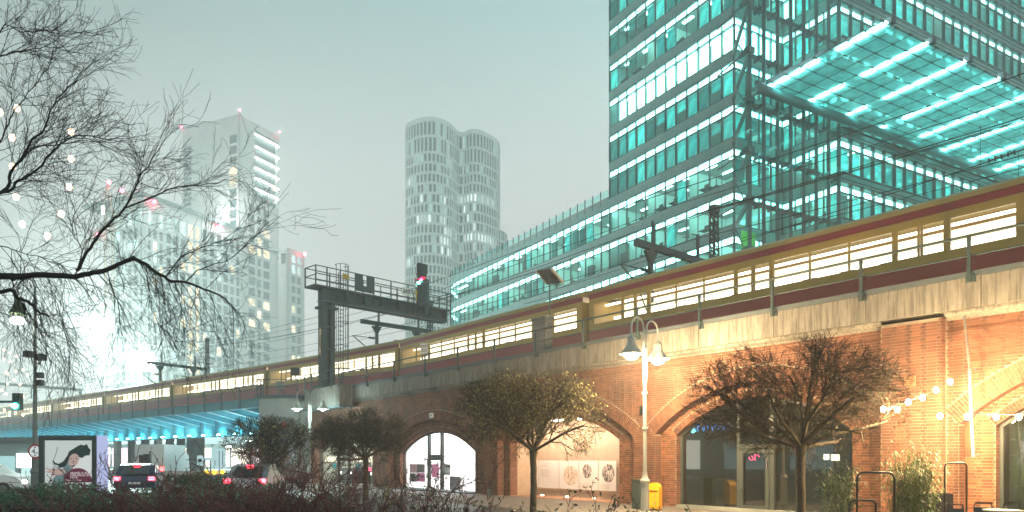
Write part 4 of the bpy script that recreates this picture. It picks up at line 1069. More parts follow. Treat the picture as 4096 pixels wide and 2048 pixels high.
# ---- undulating tower
C1 = [(1621, 258), (1623, 252), (1630, 250), (1645, 248.3), (1668, 246.5), (1698, 245.2), (1730, 245), (1762, 246.3), (1790, 248.7), (1810, 251.3), (1824, 254.3), (1834, 256.2), (1846, 256.9), (1860, 256.3), (1872, 255), (1888, 254), (1910, 254.3), (1935, 256), (1960, 258.6), (1982, 261.5), (1996, 264), (2001, 271)]
t4 = T('round_white_tower', 'tall white tower of two rounded bulges with rows of slim windows fading into fog', 'tower', P(1800, HY, 255)); t4.location.z = 0
def resample(pts, step):
    pts = [P(a, HY, b) for a, b in pts]
    for p in pts: p.z = 0
    out = [pts[0]]; acc = 0
    # Catmull-Rom then walk
    fine = []
    for i in range(len(pts)-1):
        a, b, c, d = pts[max(i-1, 0)], pts[i], pts[i+1], pts[min(i+2, len(pts)-1)]
        for k in range(10):
            t_ = k/10; fine.append(.5*((2*b)+(c-a)*t_+(2*a-5*b+4*c-d)*t_*t_+(3*b-a-3*c+d)*t_**3))
    fine.append(pts[-1])
    cur = fine[0]; out = [cur]
    for q in fine[1:]:
        while (q-cur).length >= step:
            cur = cur+(q-cur).normalized()*step; out.append(cur)
    return out
cp = resample(C1, 1.47)
c2 = resample([(2000, 264), (2014, 266), (2025, 269), (2029, 277)], 1.47)
def band(pts, z0, z1, off, thick=.5):
    m = MB()
    for a, b in zip(pts[:-1], pts[1:]):
        d = (b-a).normalized(); n = Vector((-d.y, d.x, 0))*off; t_ = Vector((-d.y, d.x, 0))*thick
        m.add([a+n+Vector((0, 0, z0)), b+n+Vector((0, 0, z0)), b+n+t_+Vector((0, 0, z0)), a+n+t_+Vector((0, 0, z0)), a+n+Vector((0, 0, z1)), b+n+Vector((0, 0, z1)), b+n+t_+Vector((0, 0, z1)), a+n+t_+Vector((0, 0, z1))],
              [(0, 3, 2, 1), (4, 5, 6, 7), (0, 1, 5, 4), (2, 3, 7, 6)])
    return m
zt4 = 116.6; lv = [(zt4-1.6-4.4, 4.4), (zt4-1.6-4.4-.9-4.6, 4.6)]; zz = lv[-1][0]
for k in range(30): zz -= 3.42; lv.append((zz+.0, 2.6)) if zz > 3 else None
rr = random.Random(8); nsing = 0; rest_d = MB(); fins = MB(); 
glow_row = {5: (22, 34, 2.2), 8: (9, 13, 1.0), 4: (3, 8, .8), 9: (24, 32, 1.0), 12: (4, 9, 1), 13: (22, 31, 1), 16: (4, 9, 1)}
w_pale = lit('pale_lit_window', (.75, 1, .97), (.9, 1, .97), .55, 1.5)
w_soft = lit('soft_lit_window', (.45, .72, .70), (.5, .8, .78), .5, .8)
wcache = {}
for k, (z, h) in enumerate(lv):
    ztop = z+h; znext = (lv[k+1][0]+lv[k+1][1]) if k+1 < len(lv) else 0
    band(cp, znext, z, -.06).build('floor_band', stone_t, t4)
    sh_ = .5 if k % 2 else 0.0
    for i in range(len(cp)-1):
        a, b = cp[i], cp[i+1]; d = b-a; L = d.length; d = d/L; an = atan2(d.y, d.x)
        o0 = sh_*.6
        p = a+d*(o0); n = Vector((-d.y, d.x, 0))
        f0 = [a+d*(o0+.92), a+d*(o0+1.47)]
        fins.add([q+w for q in (f0[0], f0[1], f0[1]+n*.5, f0[0]+n*.5) for w in (Vector((0, 0, z)),)]+[q+Vector((0, 0, ztop)) for q in (f0[0], f0[1], f0[1]+n*.5, f0[0]+n*.5)],
                 [(0, 1, 5, 4), (1, 2, 6, 5), (3, 0, 4, 7)])
        gl = glow_row.get(k)
        mt = dkwin
        if gl and gl[0] <= i <= gl[1]: mt = w_pale if rr.random() < .85 else w_soft
        elif 15 <= i <= 18 and k > 6 and rr.random() < .45: mt = w_pale
        elif rr.random() < .16: mt = w_soft
        elif k > 3 and rr.random() < .09: mt = w_pale
        vis = 2 <= i < len(cp)-3 and 2 <= k <= 20
        if (mt is not dkwin or (k < 8 and vis)) and nsing < 296:
            kk = (round(h, 1), mt.name)
            if kk not in wcache: wcache[kk] = MB().box(-.02, .94, 0, .04, 0, h).mesh('window', mt)
            q = p+n*.3-t4.location; inst('window', wcache[kk], t4, (q.x, q.y, z), an); nsing += 1
        else:
            q = p+n*.3; rest_d.add([q+Vector((0, 0, z)), q+d*.94+Vector((0, 0, z)), q+d*.94+Vector((0, 0, ztop)), q+Vector((0, 0, ztop))], [(0, 1, 2, 3)])
fins.build('piers', stone_t, t4, kind='stuff'); rest_d.build('small_windows', dkwin, t4, kind='stuff')
band(cp, lv[0][0]+lv[0][1], zt4, -.06).build('parapet', stone_t, t4)
band(cp, 0, zt4-.4, .55, .6).build('core_wall', stone_t, t4)
# lower shoulder
for k in range(8, len(lv)):
    z, h = lv[k]; band(c2, z+h-3.42+h*0+.0, z, -.06).build('floor_band', stone_t, t4) if k+1 < len(lv) else None
band(c2, 0, lv[8][0]+2.6+.8, .1, .4).build('shoulder_core', dkwin, t4)
sf = MB()
for i in range(len(c2)-1):
    a, b = c2[i], c2[i+1]; d = (b-a).normalized(); sf.bar(a+d*.3, a+d*.3+Vector((0, 0, lv[8][0]+3.3)), .5, .5)
sf.build('shoulder_piers', stone_t, t4, kind='stuff')
# ---- crane
ck = T('tower_crane', 'sand coloured tower crane in the fog behind the bare tree at the left', 'crane', P(432, HY, 190)); ck.location.z = 0
sand = M('crane_paint', (.50, .42, .26), .7)
def latt(m, a, b, w, n, r=.12):
    a, b = Vector(a), Vector(b); d = (b-a); dn = d.normalized(); u = dn.orthogonal().normalized()*w; v_ = dn.cross(u).normalized()*w
    cs = [u+v_, u-v_, -u-v_, -u+v_]
    for c_ in cs: m.bar(a+c_, b+c_, r*1.5)
    for i in range(n):
        p, q = a+d*(i/n), a+d*((i+1)/n)
        for j in range(4): m.bar(p+cs[j], q+cs[(j+1) % 4], r)
latt(m0 := MB(), P(437, HY, 190), P(437, 830, 190), .9, 26); m0.build('mast', sand, ck)
latt(m0 := MB(), P(330, 1000, 188), P(555, 800, 192), .8, 16); m0.build('jib', sand, ck)
m0 = MB().bar(P(412, 850, 190), P(428, 742, 190), .3).bar(P(448, 850, 190), P(430, 742, 190), .3).bar(P(430, 742, 190), P(552, 800, 192), .12).bar(P(428, 745, 190), P(330, 985, 188), .12); m0.build('apex_frame', sand, ck)
for q, w in ((436, 729), (488, 762), (394, 938)): beacon(ck, P(q, w, 189), .5)
MB().box(P(406, 0, 187).x, P(418, 0, 187).x, 186.9, 187.1, P(0, 858, 187).z, P(0, 822, 187).z).build('lit_sign', E('blue_white_sign', (.7, .9, 1), 6), ck)
# ---- site floodlights, the two big glares at the left
fl_m = E('floodlight_glass', (1.0, 1.0, .93), 60)
for lab, sx_, sy_, D, w_ in (('blazing white floodlight bank on a high mast behind the tree branches', 412, 1300, 120, 1.7), ('lower blazing white floodlight bank over the station beside the gridded block', 560, 1445, 115, 2.2)):
    p = P(sx_, sy_, D); r = T('floodlight_mast', lab, 'floodlight', (p.x, p.y, 0))
    MB().tube([(p.x, p.y+.5, 0), (p.x, p.y+.5, p.z)], .15, 8).build('mast', steel_b, r)
    MB().box(p.x-w_-.1, p.x+w_+.1, p.y+.1, p.y+.4, p.z-w_*.7, p.z+w_*.7).build('housing', steel_b, r)
    k_ = 0
    for a in (-.75, -.25, .25, .75):
        for b in (-.35, .35):
            MB().tube([(p.x+a*w_*1.05, p.y+.1, p.z+b*w_), (p.x+a*w_*1.05, p.y-.05, p.z+b*w_)], w_*.24, 12).build('lamp', fl_m, r)
    ld = bpy.data.lights.new('flood', 'POINT'); ld.energy = 70000; ld.color = (.75, 1, .95); ld.shadow_soft_size = 1.5
    lo = bpy.data.objects.new('flood_light', ld); lo.location = (p.x, p.y-2.5, p.z); COL.objects.link(lo)
# ---- building behind the viewer's side of the street and lit ground floors beyond the bridge
sb_ = T('shop_building', 'low building with brightly lit shop fronts seen through the bridge columns', 'building', (-70, 118, 0))
MB().box(-105, -30, 118, 130, 0, 9).build('wall', M('far_render', (.30, .38, .38), .9), sb_)
sg = [E('shop_glow_white', (.85, 1, .97), 2.6), E('shop_glow_warm', (1, .93, .78), 2.2), E('shop_glow_pink', (1, .78, .85), 1.8), E('shop_glow_dim', (.5, .75, .75), .8)]
q = -104
srg = random.Random(2)
while q < -33:
    w_ = srg.uniform(2.2, 4.5)
    MB().box(q, q+w_, 117.9, 117.98, .4, 3.4).build('shop_window', srg.choice(sg), sb_)
    MB().box(q-.2, q, 117.7, 118, 0, 4).build('pier', steel_b, sb_); q += w_+.25
MB().box(-104, -33, 117.6, 117.9, 4.0, 4.9).build('fascia_sign', M('sign_band', (.25, .3, .32), .7), sb_)
st = T('lit_kiosk', 'low pavilion with a glowing white panel at the far left beyond the street', 'kiosk', P(90, HY, 62)); st.location.z = 0
a_, b_ = P(0, HY, 62).x-8, P(200, HY, 62).x+1
MB().box(a_, b_, 62, 66, 0, 3.1).build('wall', M('kiosk_wall', (.30, .42, .42), .8), st)
MB().box(a_, b_+.3, 61.6, 66, 3.1, 3.5).build('roof', steel_b, st)
MB().box(P(68, 0, 62).x, P(147, 0, 62).x, 61.93, 61.98, P(0, 1870, 62).z, P(0, 1815, 62).z).build('lit_panel', E('panel_white', (1, 1, .98), 6), st)
MB().box(a_+1, P(60, 0, 62).x, 61.93, 61.98, .3, 1.9).build('window', E('kiosk_glow', (.5, .85, .85), .8), st)
MB().box(P(85, 0, 62).x, P(190, 0, 62).x, 61.93, 61.98, .1, .9).build('window', E('kiosk_glow_b', (.6, .9, .9), 1.0), st)
# ================================================================== ARCH FRONTS
fr_dark = M('anthracite_frame', (0.035, 0.045, 0.045), 0.45)
fr_grey = M('grey_green_frame', (0.045, 0.06, 0.058), 0.45)
shop_glass = G('shop_glass', (0.95, 0.97, 0.96), 0.1)
dark_glass = G('dark_shop_glass', (0.32, 0.42, 0.41), 0.38)
wallw = M('white_wall', (.85, .85, .83), .8)
room_d = M('dark_room', (.03, .035, .035), .9)
def front(name, label, A, sxa, sxb, glass, frame, posts, transoms, root_cat='shop front', yg=.62):
    """glazed arch front: rim, posts, transoms, panes between the posts"""
    r = T(name, label, root_cat, V.w((A.a+A.b)/2, yg, 0), VA)
    def b(mb, nm, mt, **k): mb.v = [tuple(V.w(*q)) for q in mb.v]; return mb.build(nm, mt, r, **k)
    n = 24; e = .02; rim = []
    pts = [(A.a+.04, yg, .1)]+[(x, yg, A.top(x)-.04) for x in [A.a+.04+(A.b-A.a-.08)*i/n for i in range(n+1)]]+[(A.b-.04, yg, .1)]
    m = MB()
    for p, q in zip(pts[:-1], pts[1:]): m.bar(p, q, .09, .09, up=Vector((0, 1, 0)))
    b(m, 'frame', frame)
    xs = [A.a+.05]+[x for x, w in posts]+[A.b-.05]
    for x, w in posts: b(MB().box(x-w/2, x+w/2, yg-.06, yg+.06, .05, A.top(x)-.05), 'post', frame)
    for x0, x1, z, h in transoms: b(MB().box(x0, x1, yg-.05, yg+.05, z-h/2, z+h/2), 'transom', frame)
    for x0, x1 in zip(xs[:-1], xs[1:]):
        k = 8; top = [(x0+(x1-x0)*i/k) for i in range(k+1)]
        poly = [(x0, yg+.01, .1), (x1, yg+.01, .1)]+[(x, yg+.01, A.top(x)-.05) for x in reversed(top)]
        g = MB(); g.add(poly, [tuple(range(len(poly)))]); b(g, 'pane', glass)
    b(MB().box(A.a, A.b, yg-.25, yg+.1, -.01, .1), 'sill', conc_l)
    return r, b
def room(b, A, mat, floor, d=5.0, lights=None, lm=None):
    b(MB().box(A.a-.3, A.b+.3, d, d+.05, 0, 4.2), 'back_wall', mat)
    b(MB().box(A.a-.32, A.a-.3, .8, d, 0, 4.2), 'side_wall', mat); b(MB().box(A.b+.3, A.b+.32, .8, d, 0, 4.2), 'side_wall', mat)
    b(MB().box(A.a-.3, A.b+.3, .8, d, 3.9, 3.95), 'ceiling', mat); b(MB().box(A.a-.3, A.b+.3, .66, d, .01, .04), 'floor', floor)
    if lights: b(MB().box(A.a+.4, A.b-.4, 1.2, d-.4, 3.8, 3.85), 'ceiling_light', lm)
xs_ = lambda s: vx(s, .62)
# arch 1
A = inner[0]
r, b = front('arched_storefront', 'arched shop front with cream lit blinds in the farthest brick arch', A, 0, 0, shop_glass, fr_dark, [(xs_(1357), .22), (xs_(1397), .22)], [(xs_(1357), xs_(1397), V.hit(1377, 1836, .62)[1], .2)])
room(b, A, wallw, pave, 4.5, True, E('warm_shop_light', (1, .93, .72), 7, mis=True))
zt_ = V.hit(1300, 1847, .9)[1]
b(MB().box(A.a+.1, A.b-.1, .86, .9, zt_, zt_+.35), 'lit_valance', E('valance', (1, .92, .70), 1.5))
b(MB().box(A.a+.3, A.b-.2, 1.8, 2.3, 0, 1.05), 'counter', M('counter', (.10, .13, .12), .6))
b(MB().box(vx(1412, 1.2), vx(1486, 1.2), 1.1, 1.15, .1, .95), 'dark_screen', black)
for s_ in (1338, 1432): b(MB().box(vx(s_, 1)-.25, vx(s_, 1)+.25, 1.0, 1.02, zt_-.45, zt_-.1), 'teal_sign', E('teal_sign', (.05, .45, .50), .8))
for s_ in (1295, 1305, 1362, 1400, 1480): b(MB().ball((vx(s_, 1.6), 1.6, zt_-.75), .1, 8, 6), 'pendant_lamp', E('pendant', (1, .95, .85), 14))
b(MB().box(vx(1473, .75), vx(1484, .75), .72, .76, .95, 1.15), 'red_neon', E('red_neon', (1, .05, .1), 14))
# arch 2
A = inner[1]
zt2 = V.hit(1742, 1830, .62)[1]
r, b = front('arched_storefront', 'arched shop front blazing white with a tall central glass door', A, 0, 0, shop_glass, fr_dark, [(xs_(1717.5), .24), (xs_(1769), .24)], [(xs_(1717), xs_(1769), zt2, .3)])
room(b, A, wallw, M('pale_floor', (.6, .6, .6), .5), 4.0, True, E('cold_shop_light', (1, .98, 1), 16, mis=True))
b(MB().box(A.a+.2, A.b-.2, 3.9, 3.95, .6, 3.6), 'added_glow_panel', E('added_glow_panel', (1, .98, 1), 2.2))  # glowing panel added at the back to bleach the shop white
pk = M('pink_print', (.75, .22, .42), .6); gy = M('grey_print', (.22, .20, .20), .6); lp = M('pale_pink_print', (.85, .55, .6), .6)
def q2(s0, s1, y0, y1, mt, nm='poster', yy=1.0):
    xa, za, _ = V.hit(s0, y0, yy); xb, zb2, _ = V.hit(s1, y1, yy); b(MB().box(xa, xb, yy, yy+.02, zb2, za), nm, mt)
q2(1638, 1669, 1856, 1892, lp); q2(1669, 1699, 1856, 1891, gy); q2(1638, 1668, 1892, 1928, gy); q2(1668, 1699, 1891, 1928, pk)
q2(1727, 1755, 1856, 1910, pk, yy=1.4); q2(1775, 1801, 1857, 1900, gy); q2(1779, 1797, 1871, 1894, wallw, yy=.97)
q2(1798, 1842, 1905, 1975, gy, 'display'); q2(1848, 1868, 1960, 1990, pk, 'display', .9); q2(1880, 1900, 1963, 1972, pk, 'display', .9)
m = MB(); xa = vx(1782, 1.3); m.tube([(xa, 1.3, .9), (xa, 1.3, 1.2), (xa, 1.3, 1.45)], [.16, .18, .08], 8); b(m, 'shop_dummy', gy)
b(MB().ball((vx(1836, .5), .5, V.hit(1836, 1743, .5)[1]), .07, 8, 6), 'spot_lamp', E('spot_lamp', (1, .85, .6), 60))
gd = pave
b(MB().box(A.a, A.b, -.15, .36, .02, .07), 'floor_grate', steel)
# arch 3: open niche with exhibition boards
A = inner[2]
r3 = T('exhibition_boards', 'row of five white exhibition boards glowing warm inside the open brick arch', 'exhibition boards', V.w((A.a+A.b)/2, 1.6, 0), VA)
def b(mb, nm, mt, **k): mb.v = [tuple(V.w(*q)) for q in mb.v]; return mb.build(nm, mt, r3, **k)
nich = M('niche_plaster', (.55, .43, .32), .85, col2=(.45, .34, .25), scale=2)
YB = 1.9
vb(MB().box(A.a-.6, A.b+.6, YB, YB+.1, 0, 4.2), 'niche_wall', nich)
vb(MB().box(A.a-.6, A.b+.6, .8, YB, 3.75, 3.9).box(A.a-.35, A.a-.3, .78, YB, 0, 3.75).box(A.b+.3, A.b+.35, .78, YB, 0, 3.75), 'niche_vault', nich)
vb(MB().box(A.a-.3, A.b+.3, .3, YB, .005, .02), 'niche_floor', M('niche_floor', (.40, .22, .14), .8, col2=(.3, .17, .1), scale=3))
wb = M('board_white', (.85, .80, .77), .5); tanb = M('board_tan', (.42, .30, .19), .35)
cols_ = [2066, 2153, 2237, 2317, 2394, 2467]
sep1 = lit('x', (1, 1, 1), (1, 1, 1), 1, 1)
sepia = M('sepia_print', (.75, .6, .47), .7, col2=(.12, .06, .035), scale=7, contrast=(.42, .6)); sepia2 = M('sepia_pale_print', (.82, .70, .58), .7, col2=(.35, .2, .12), scale=9, contrast=(.45, .7))
sep3 = M('grey_print_photo', (.78, .70, .66), .7, col2=(.05, .03, .03), scale=10, contrast=(.45, .52), stretch=(3, 1, .7))
yb = YB-.12
for i in range(5):
    x0, z1, _ = V.hit(cols_[i]+1.5, 1843, yb); x1 = vx(cols_[i+1]-1.5, yb); zb3 = V.hit(2260, 1955, yb)[1]; z1 = V.hit(2260, 1842, yb)[1]
    b(MB().box(x0, x1, yb-.02, yb, zb3, z1), 'board', wb)
    b(MB().box(x0, x1, yb-.02, yb, .28, zb3-.02), 'lower_board', tanb)
    bm2 = MB()
    for xx in (x0+.06, x1-.06):
        for zz in (.36, zb3-.1): bm2.tube([(xx, yb-.02, zz), (xx, yb-.035, zz)], .016, 6)
    b(bm2, 'bolts', steel_b, kind='stuff')
def disc(sx_, sy_, rx, rz, mt):
    x, z, D = V.hit(sx_, sy_, yb-.03); k = D/F; n = 28
    e = abs(V.hit(sx_+rx, sy_, yb-.03)[0]-x)
    m = MB(); m.add([(x+e*cos(2*pi*i/n), yb-.026, z+rz*k*sin(2*pi*i/n)) for i in range(n)], [tuple(range(n))]); b(m, 'oval_picture', mt)
disc(2282, 1902, 29, 40, sepia2); disc(2347, 1885, 19, 28, sep3); disc(2433, 1893, 25, 37, sep3)
x, z, _ = V.hit(2273, 1895, yb-.03); b(MB().prism([(x-.04, yb-.028, z-.2), (x+.04, yb-.028, z-.2), (x, yb-.028, z+.25)], (0, 0, 0), (0, -.003, 0)), 'printed_spire', M('print_brown', (.35, .22, .15), .8))
stp = M('pink_stripe', (.80, .66, .62), .6)
for k in range(5):
    xa = vx(2070+16*k, yb-.03); b(MB().box(xa, xa+.07, yb-.024, yb-.021, zb3+.02, z1-.02), 'printed_stripe', stp)
n = 28; xK, zK, _ = V.hit(2112, 1895, yb-.03)
m = MB(); m.add([(xK+.42*cos(2*pi*i/n), yb-.028, zK+.36*sin(2*pi*i/n)) for i in range(n)], [tuple(range(n))]); b(m, 'medallion', wb)
pgrey = M('print_grey', (.35, .28, .25), .7)
text('K', .42, (xK-(r3.location-V.w(0, 0)).dot(V.e), yb-.034-1.6, zK), (pi/2, 0, 0), pgrey, r3)
ln = MB(); xa = vx(2162, yb-.03)
for k, w_ in enumerate((.75, 0, .55, .6, 0, 0, .7, .68, .7, .66, .5, .7, .62)):
    if w_: ln.box(xa, xa+w_, yb-.026, yb-.022, z1-.12-.05*k-.012, z1-.12-.05*k)
for sx_ in (2325, 2402):
    xa = vx(sx_, yb-.03)
    for k in range(4): ln.box(xa, xa+.5, yb-.026, yb-.022, zb3+.1+.05*k, zb3+.11+.05*k)
b(ln, 'printed_text', M('print_faint', (.55, .47, .43), .7))
nl = E('niche_lamp', (1, .76, .56), 230, mis=True)
for k in range(4):
    xa = A.a+.9+(A.b-A.a-1.8)*k/3
    b(MB().box(xa-.35, xa+.35, .85, .93, 3.3, 3.36), 'strip_lamp', nl)
    b(MB().tube([(xa, 1.5, .03), (xa, 1.5, .07)], .07, 10), 'floor_lamp', E('floor_lamp', (1, .8, .6), 10))
# arch 4
A = inner[3]
xd0, xd1 = xs_(2957), xs_(3091); zt4_ = V.hit(3020, 1785, .62)[1]
r4, b = front('cafe_glazing', 'large dark glazed arch with a grey framed glass door behind the biggest small tree', A, 0, 0, dark_glass, fr_grey, [(xd0, .1), (xd1, .16)], [(xd0, xd1, zt4_, .16)], 'shop front')
b(MB().box(xd0+.06, xd0+.18, .54, .6, .1, zt4_-.1).box(xd1-.22, xd1-.09, .54, .6, .1, zt4_-.1).box(xd0+.18, xd1-.22, .54, .6, .1, .2).box(xd0+.18, xd1-.22, .54, .6, zt4_-.22, zt4_-.1), 'door', fr_grey)
zh = V.hit(2970, 1957, .5)[1]
b(MB().tube([(xd0+.12, .5, zh), (xd0+.26, .5, zh)], .014, 6).tube([(xd0+.12, .54, zh), (xd0+.12, .48, zh)], .03, 8), 'door_handle', M('chrome', (.6, .6, .6), .2, 1.0))
b(MB().tube([(xd1-.14, .51, 1.4), (xd1-.14, .51, 1.7)], .012, 6), 'hinge', M('chrome2', (.6, .6, .6), .2, 1.0))
room(b, A, room_d, room_d, 6.0)
b(MB().box(A.a+.1, xd0-.2, .75, .78, .1, 1.02).box(xd1+.2, A.b-.1, .75, .78, .1, 1.02), 'low_partition', M('low_partition', (.02, .035, .035), .5))
tb_ = E('blue_tube', (.10, .35, 1.0), 3.0); tr__ = E('red_tube', (1.0, .04, .12), 9.0)
# blue and red glowing tubes inside (unreadable from the street)
nr = random.Random(4)
def squig(sx0, sx1, sy0, sy1, n, mt, nm, y=1.6, r=.018):
    for k in range(n):
        s0 = sx0+(sx1-sx0)*k/n; p = []
        for q in range(4):
            x, z, _ = V.hit(s0+nr.uniform(0, (sx1-sx0)/n*.9), nr.uniform(sy0, sy1), y); p.append((x, y, z))
        b(MB().tube(p, r, 5), nm, mt)
squig(2772, 2920, 1698, 1728, 9, tb_, 'blue_tube'); squig(2996, 3038, 1816, 1842, 4, tr__, 'red_tube')
for s_, y_ in ((2728, 1803), (2745, 1805)): 
    x, z, _ = V.hit(s_, y_, 3.0); b(MB().box(x-.07, x+.07, 3, 3.1, z-.13, z+.13), 'wall_lamp', E('wall_lamp_w', (1, .95, .85), 9))
x, z, _ = V.hit(3338, 1830, 3.5); b(MB().box(x-.12, x+.12, 3.5, 3.6, z-.1, z+.1), 'wall_lamp', E('wall_lamp_y', (1, .8, .5), 8)); x, z, _ = V.hit(3303, 1828, 4.5); b(MB().box(x-.08, x+.08, 4.5, 4.6, z-.1, z+.1), 'wall_lamp', E('wall_lamp_y2', (1, .8, .5), 6))
# arch 5
A = inner[4]
r5, b = front('cafe_glazing', 'dark glazed arch with long curtains at the right edge beside the string lights', A, 0, 0, dark_glass, fr_grey, [(xs_(3992), .06), (xs_(4096)+1.2, .1)], [], 'shop front')
room(b, A, M('warm_room', (.22, .14, .09), .9), room_d, 5.0)
cu = MB()
for k in range(18):
    x = A.a+.12+.075*k; cu.tube([(x, 1.0+.03*(k % 2), .1), (x, 1.0+.03*(k % 2), 2.6)], .045, 6)
b(cu, 'curtain', M('curtain', (.10, .13, .125), .9)); b(MB().box(A.a+1.6, A.b-.5, 2.2, 3.2, .1, .75), 'table', M('wood_table', (.25, .13, .05), .6))
b(MB().ball((A.a+2.0, 1.7, 1.75), .12, 10, 6), 'paper_star', E('paper_star', (1, .55, .3), 1.5))
# ================================================================== THINGS ON THE WALL
def wallthing(nm, lab, cat, s0, s1, y0, y1, mt, yy=-.02, th=.04):
    xa, za, _ = V.hit(s0, y0, yy); xb, zb_, _ = V.hit(s1, y1, yy)
    r = T(nm, lab, cat, V.w((xa+xb)/2, yy, zb_), VA); m = MB().box(xa, xb, yy-th, yy, zb_, za); m.v = [tuple(V.w(*q)) for q in m.v]; m.build('panel', mt, r); return r, xa, xb, zb_, za
r, xa, xb, za, zb_ = wallthing('house_number', 'small white square plaque with the number 545 above the blazing white arch', 'number plaque', 1719.5, 1734.5, 1653, 1671, white_p)
text('545', .13, (0, -.045, (zb_-za)/2), (pi/2, 0, 0), black, r)
wallthing('meter_box', 'small grey metal box low on the brick pier left of the white arch', 'meter box', 1527, 1540, 1945, 1969, post_grey)
wallthing('meter_box', 'small grey metal box low on the brick pier right of the white arch', 'meter box', 1951, 1969, 1955, 1984, post_grey)
r, xa, xb, za, zb_ = wallthing('air_vent', 'dark air vent in the brick wall behind the glowing street lamp post', 'air vent', 2561, 2577, 1624, 1659, black)
r, xa, xb, za, zb_ = wallthing('air_vent', 'slatted brick coloured air vent on the projecting brick pilaster', 'air vent', 3620, 3663, 1508, 1544, M('vent', (.42, .24, .12), .7), yy=-.26)
for k in range(5):
    z = za+(zb_-za)*(k+.5)/5; m = MB().box(xa+.02, xb-.02, -.33, -.3, z-.008, z+.008); m.v = [tuple(V.w(*q)) for q in m.v]; m.build('slat', brick_dark, r)
r, xa, xb, za, zb_ = wallthing('wall_box', 'tiny pale box high on the brick corner beside the twin headed lamp', 'junction box', 1219, 1226, 1671, 1682, post_grey)
# ================================================================== STREET LAMPS
lamp_grey = M('lamp_post_paint', (.33, .36, .33), .45)
def pl(name, loc, energy, col, size=.12):
    ld = bpy.data.lights.new(name, 'POINT'); ld.energy = energy; ld.color = col; ld.shadow_soft_size = size
    lo = bpy.data.objects.new(name, ld); lo.location = loc; COL.objects.link(lo); return lo
def goose(label, sx, D, ang, H, glow, e1, e2, col, dim=1.0):
    p = P(sx, HY, D); r = T('street_lamp', label, 'street lamp', (p.x, p.y, 0), ang)
    def b(mb, nm, mt, **k): return mb.build(nm, mt, r, world=False, **k)
    b(MB().lathe([(.17, 0), (.17, .08), (.13, .12), (.12, .95), (.15, .98), (.15, 1.04), (.10, 1.1), (.075, 1.2), (.065, 1.3)], n=14), 'base', lamp_grey, smooth=False)
    b(MB().tube([(0, 0, 1.2), (0, 0, H*.62)], .062, 12), 'post', lamp_grey); b(MB().tube([(0, 0, H*.62), (0, 0, H-.9)], .048, 12), 'post', lamp_grey)
    for z in (H*.62, H*.44): b(MB().lathe([(.08, -.05), (.09, 0), (.08, .05)], (0, 0, z), 12), 'collar', lamp_grey)
    for s in (-1, 1):
        pts = [(s*.07, 0, H-1.9), (s*.07, 0, H-.36)]+[(s*(.07+.34-.34*cos(t)), 0, H-.36+.34*sin(t)) for t in [i*pi/12 for i in range(1, 13)]]+[(s*.75, 0, H-.62)]
        b(MB().tube(pts, .03, 8), 'gooseneck', lamp_grey)
        zt = H-.62
        b(MB().lathe([(.05, .04), (.07, 0), (.13, -.08), (.14, -.22), (.16, -.3), (.30, -.48), (.36, -.52), (.345, -.535), (.2, -.45), (.1, -.3)], (s*.75, 0, zt), 18), 'lamp_shade', lamp_grey)
        b(MB().ball((s*.75, 0, zt-.53), .22 if e1 > 600 else (.17 if s < 0 else .12), 12, 8, .8), 'bulb', E('lamp_bulb', glow, 70*dim if s < 0 or e1 > 300 else 9))
        q = Vector((cos(ang)*s*.75, sin(ang)*s*.75, zt-.74))+r.location; q.z = zt-.82
        pl('lamp_light', q, e1 if s < 0 else e2, col, .16)
    return r
goose('twin gooseneck street lamp with two blazing warm heads in front of the brick pier', 2580, 22.0, radians(48), 5.92, (1, .88, .55), 1700, 1700, (1, .68, .35))
goose('distant twin gooseneck street lamp with cold white heads by the grey abutment', 1240, 43.5, radians(10), 5.8, (.8, 1, .95), 520, 160, (.75, 1, .92))
# ---- old ornate lamp at the left
p = P(140, HY, 30); ol = T('old_street_lamp', 'old scrolled street lamp with a greenish white bell behind the bare branches', 'street lamp', (p.x, p.y, 0))
def ob_(mb, nm, mt=post_grey, **k): return mb.build(nm, mt, ol, **k)
Q = lambda x, y, D=30: P(x, y, D)
ob_(MB().lathe([(.22, 0), (.22, .3), (.15, .4), (.15, 1.1), (.19, 1.15), (.13, 1.3), (.12, 2.0), (.15, 2.05), (.10, 2.2), (.09, 2.9), (.12, 2.95), (.09, 3.1), (.075, 4.6), (.1, 4.7), (.065, 4.8), (.055, 8.0), (.11, 8.1), (.05, 8.3), (.05, 8.6)], (p.x, p.y, 0), 12), 'post')
ob_(MB().tube([Q(140, 1185), Q(139, 1150), Q(132, 1128), Q(120, 1115), Q(100, 1112), Q(85, 1125), Q(72, 1145), Q(70, 1190)], .035, 8), 'arm')
sc_ = [Q(72+(26-3.1*t)*cos(t*1.0+.5), 1150+(24-2.9*t)*sin(t*1.0+.5)) for t in [i*.45 for i in range(18)]]
ob_(MB().tube(sc_, .022, 6), 'scroll')
c = Q(70, 1240); ob_(MB().lathe([(.05, .55), (.12, .5), (.10, .3), (.16, .2), (.22, .05), (.30, -.1), (.32, -.16), (.28, -.16)], (c.x, c.y, c.z), 16), 'lamp_shade', M('bell_green', (.10, .14, .07), .6))
c = Q(70, 1283); ob_(MB().ball(c, .27, 14, 8, .62), 'bulb', E('bell_bulb', (.90, 1, .72), 16)); pl('bell_light', (c.x, c.y, c.z-.3), 260, (.85, 1, .75))
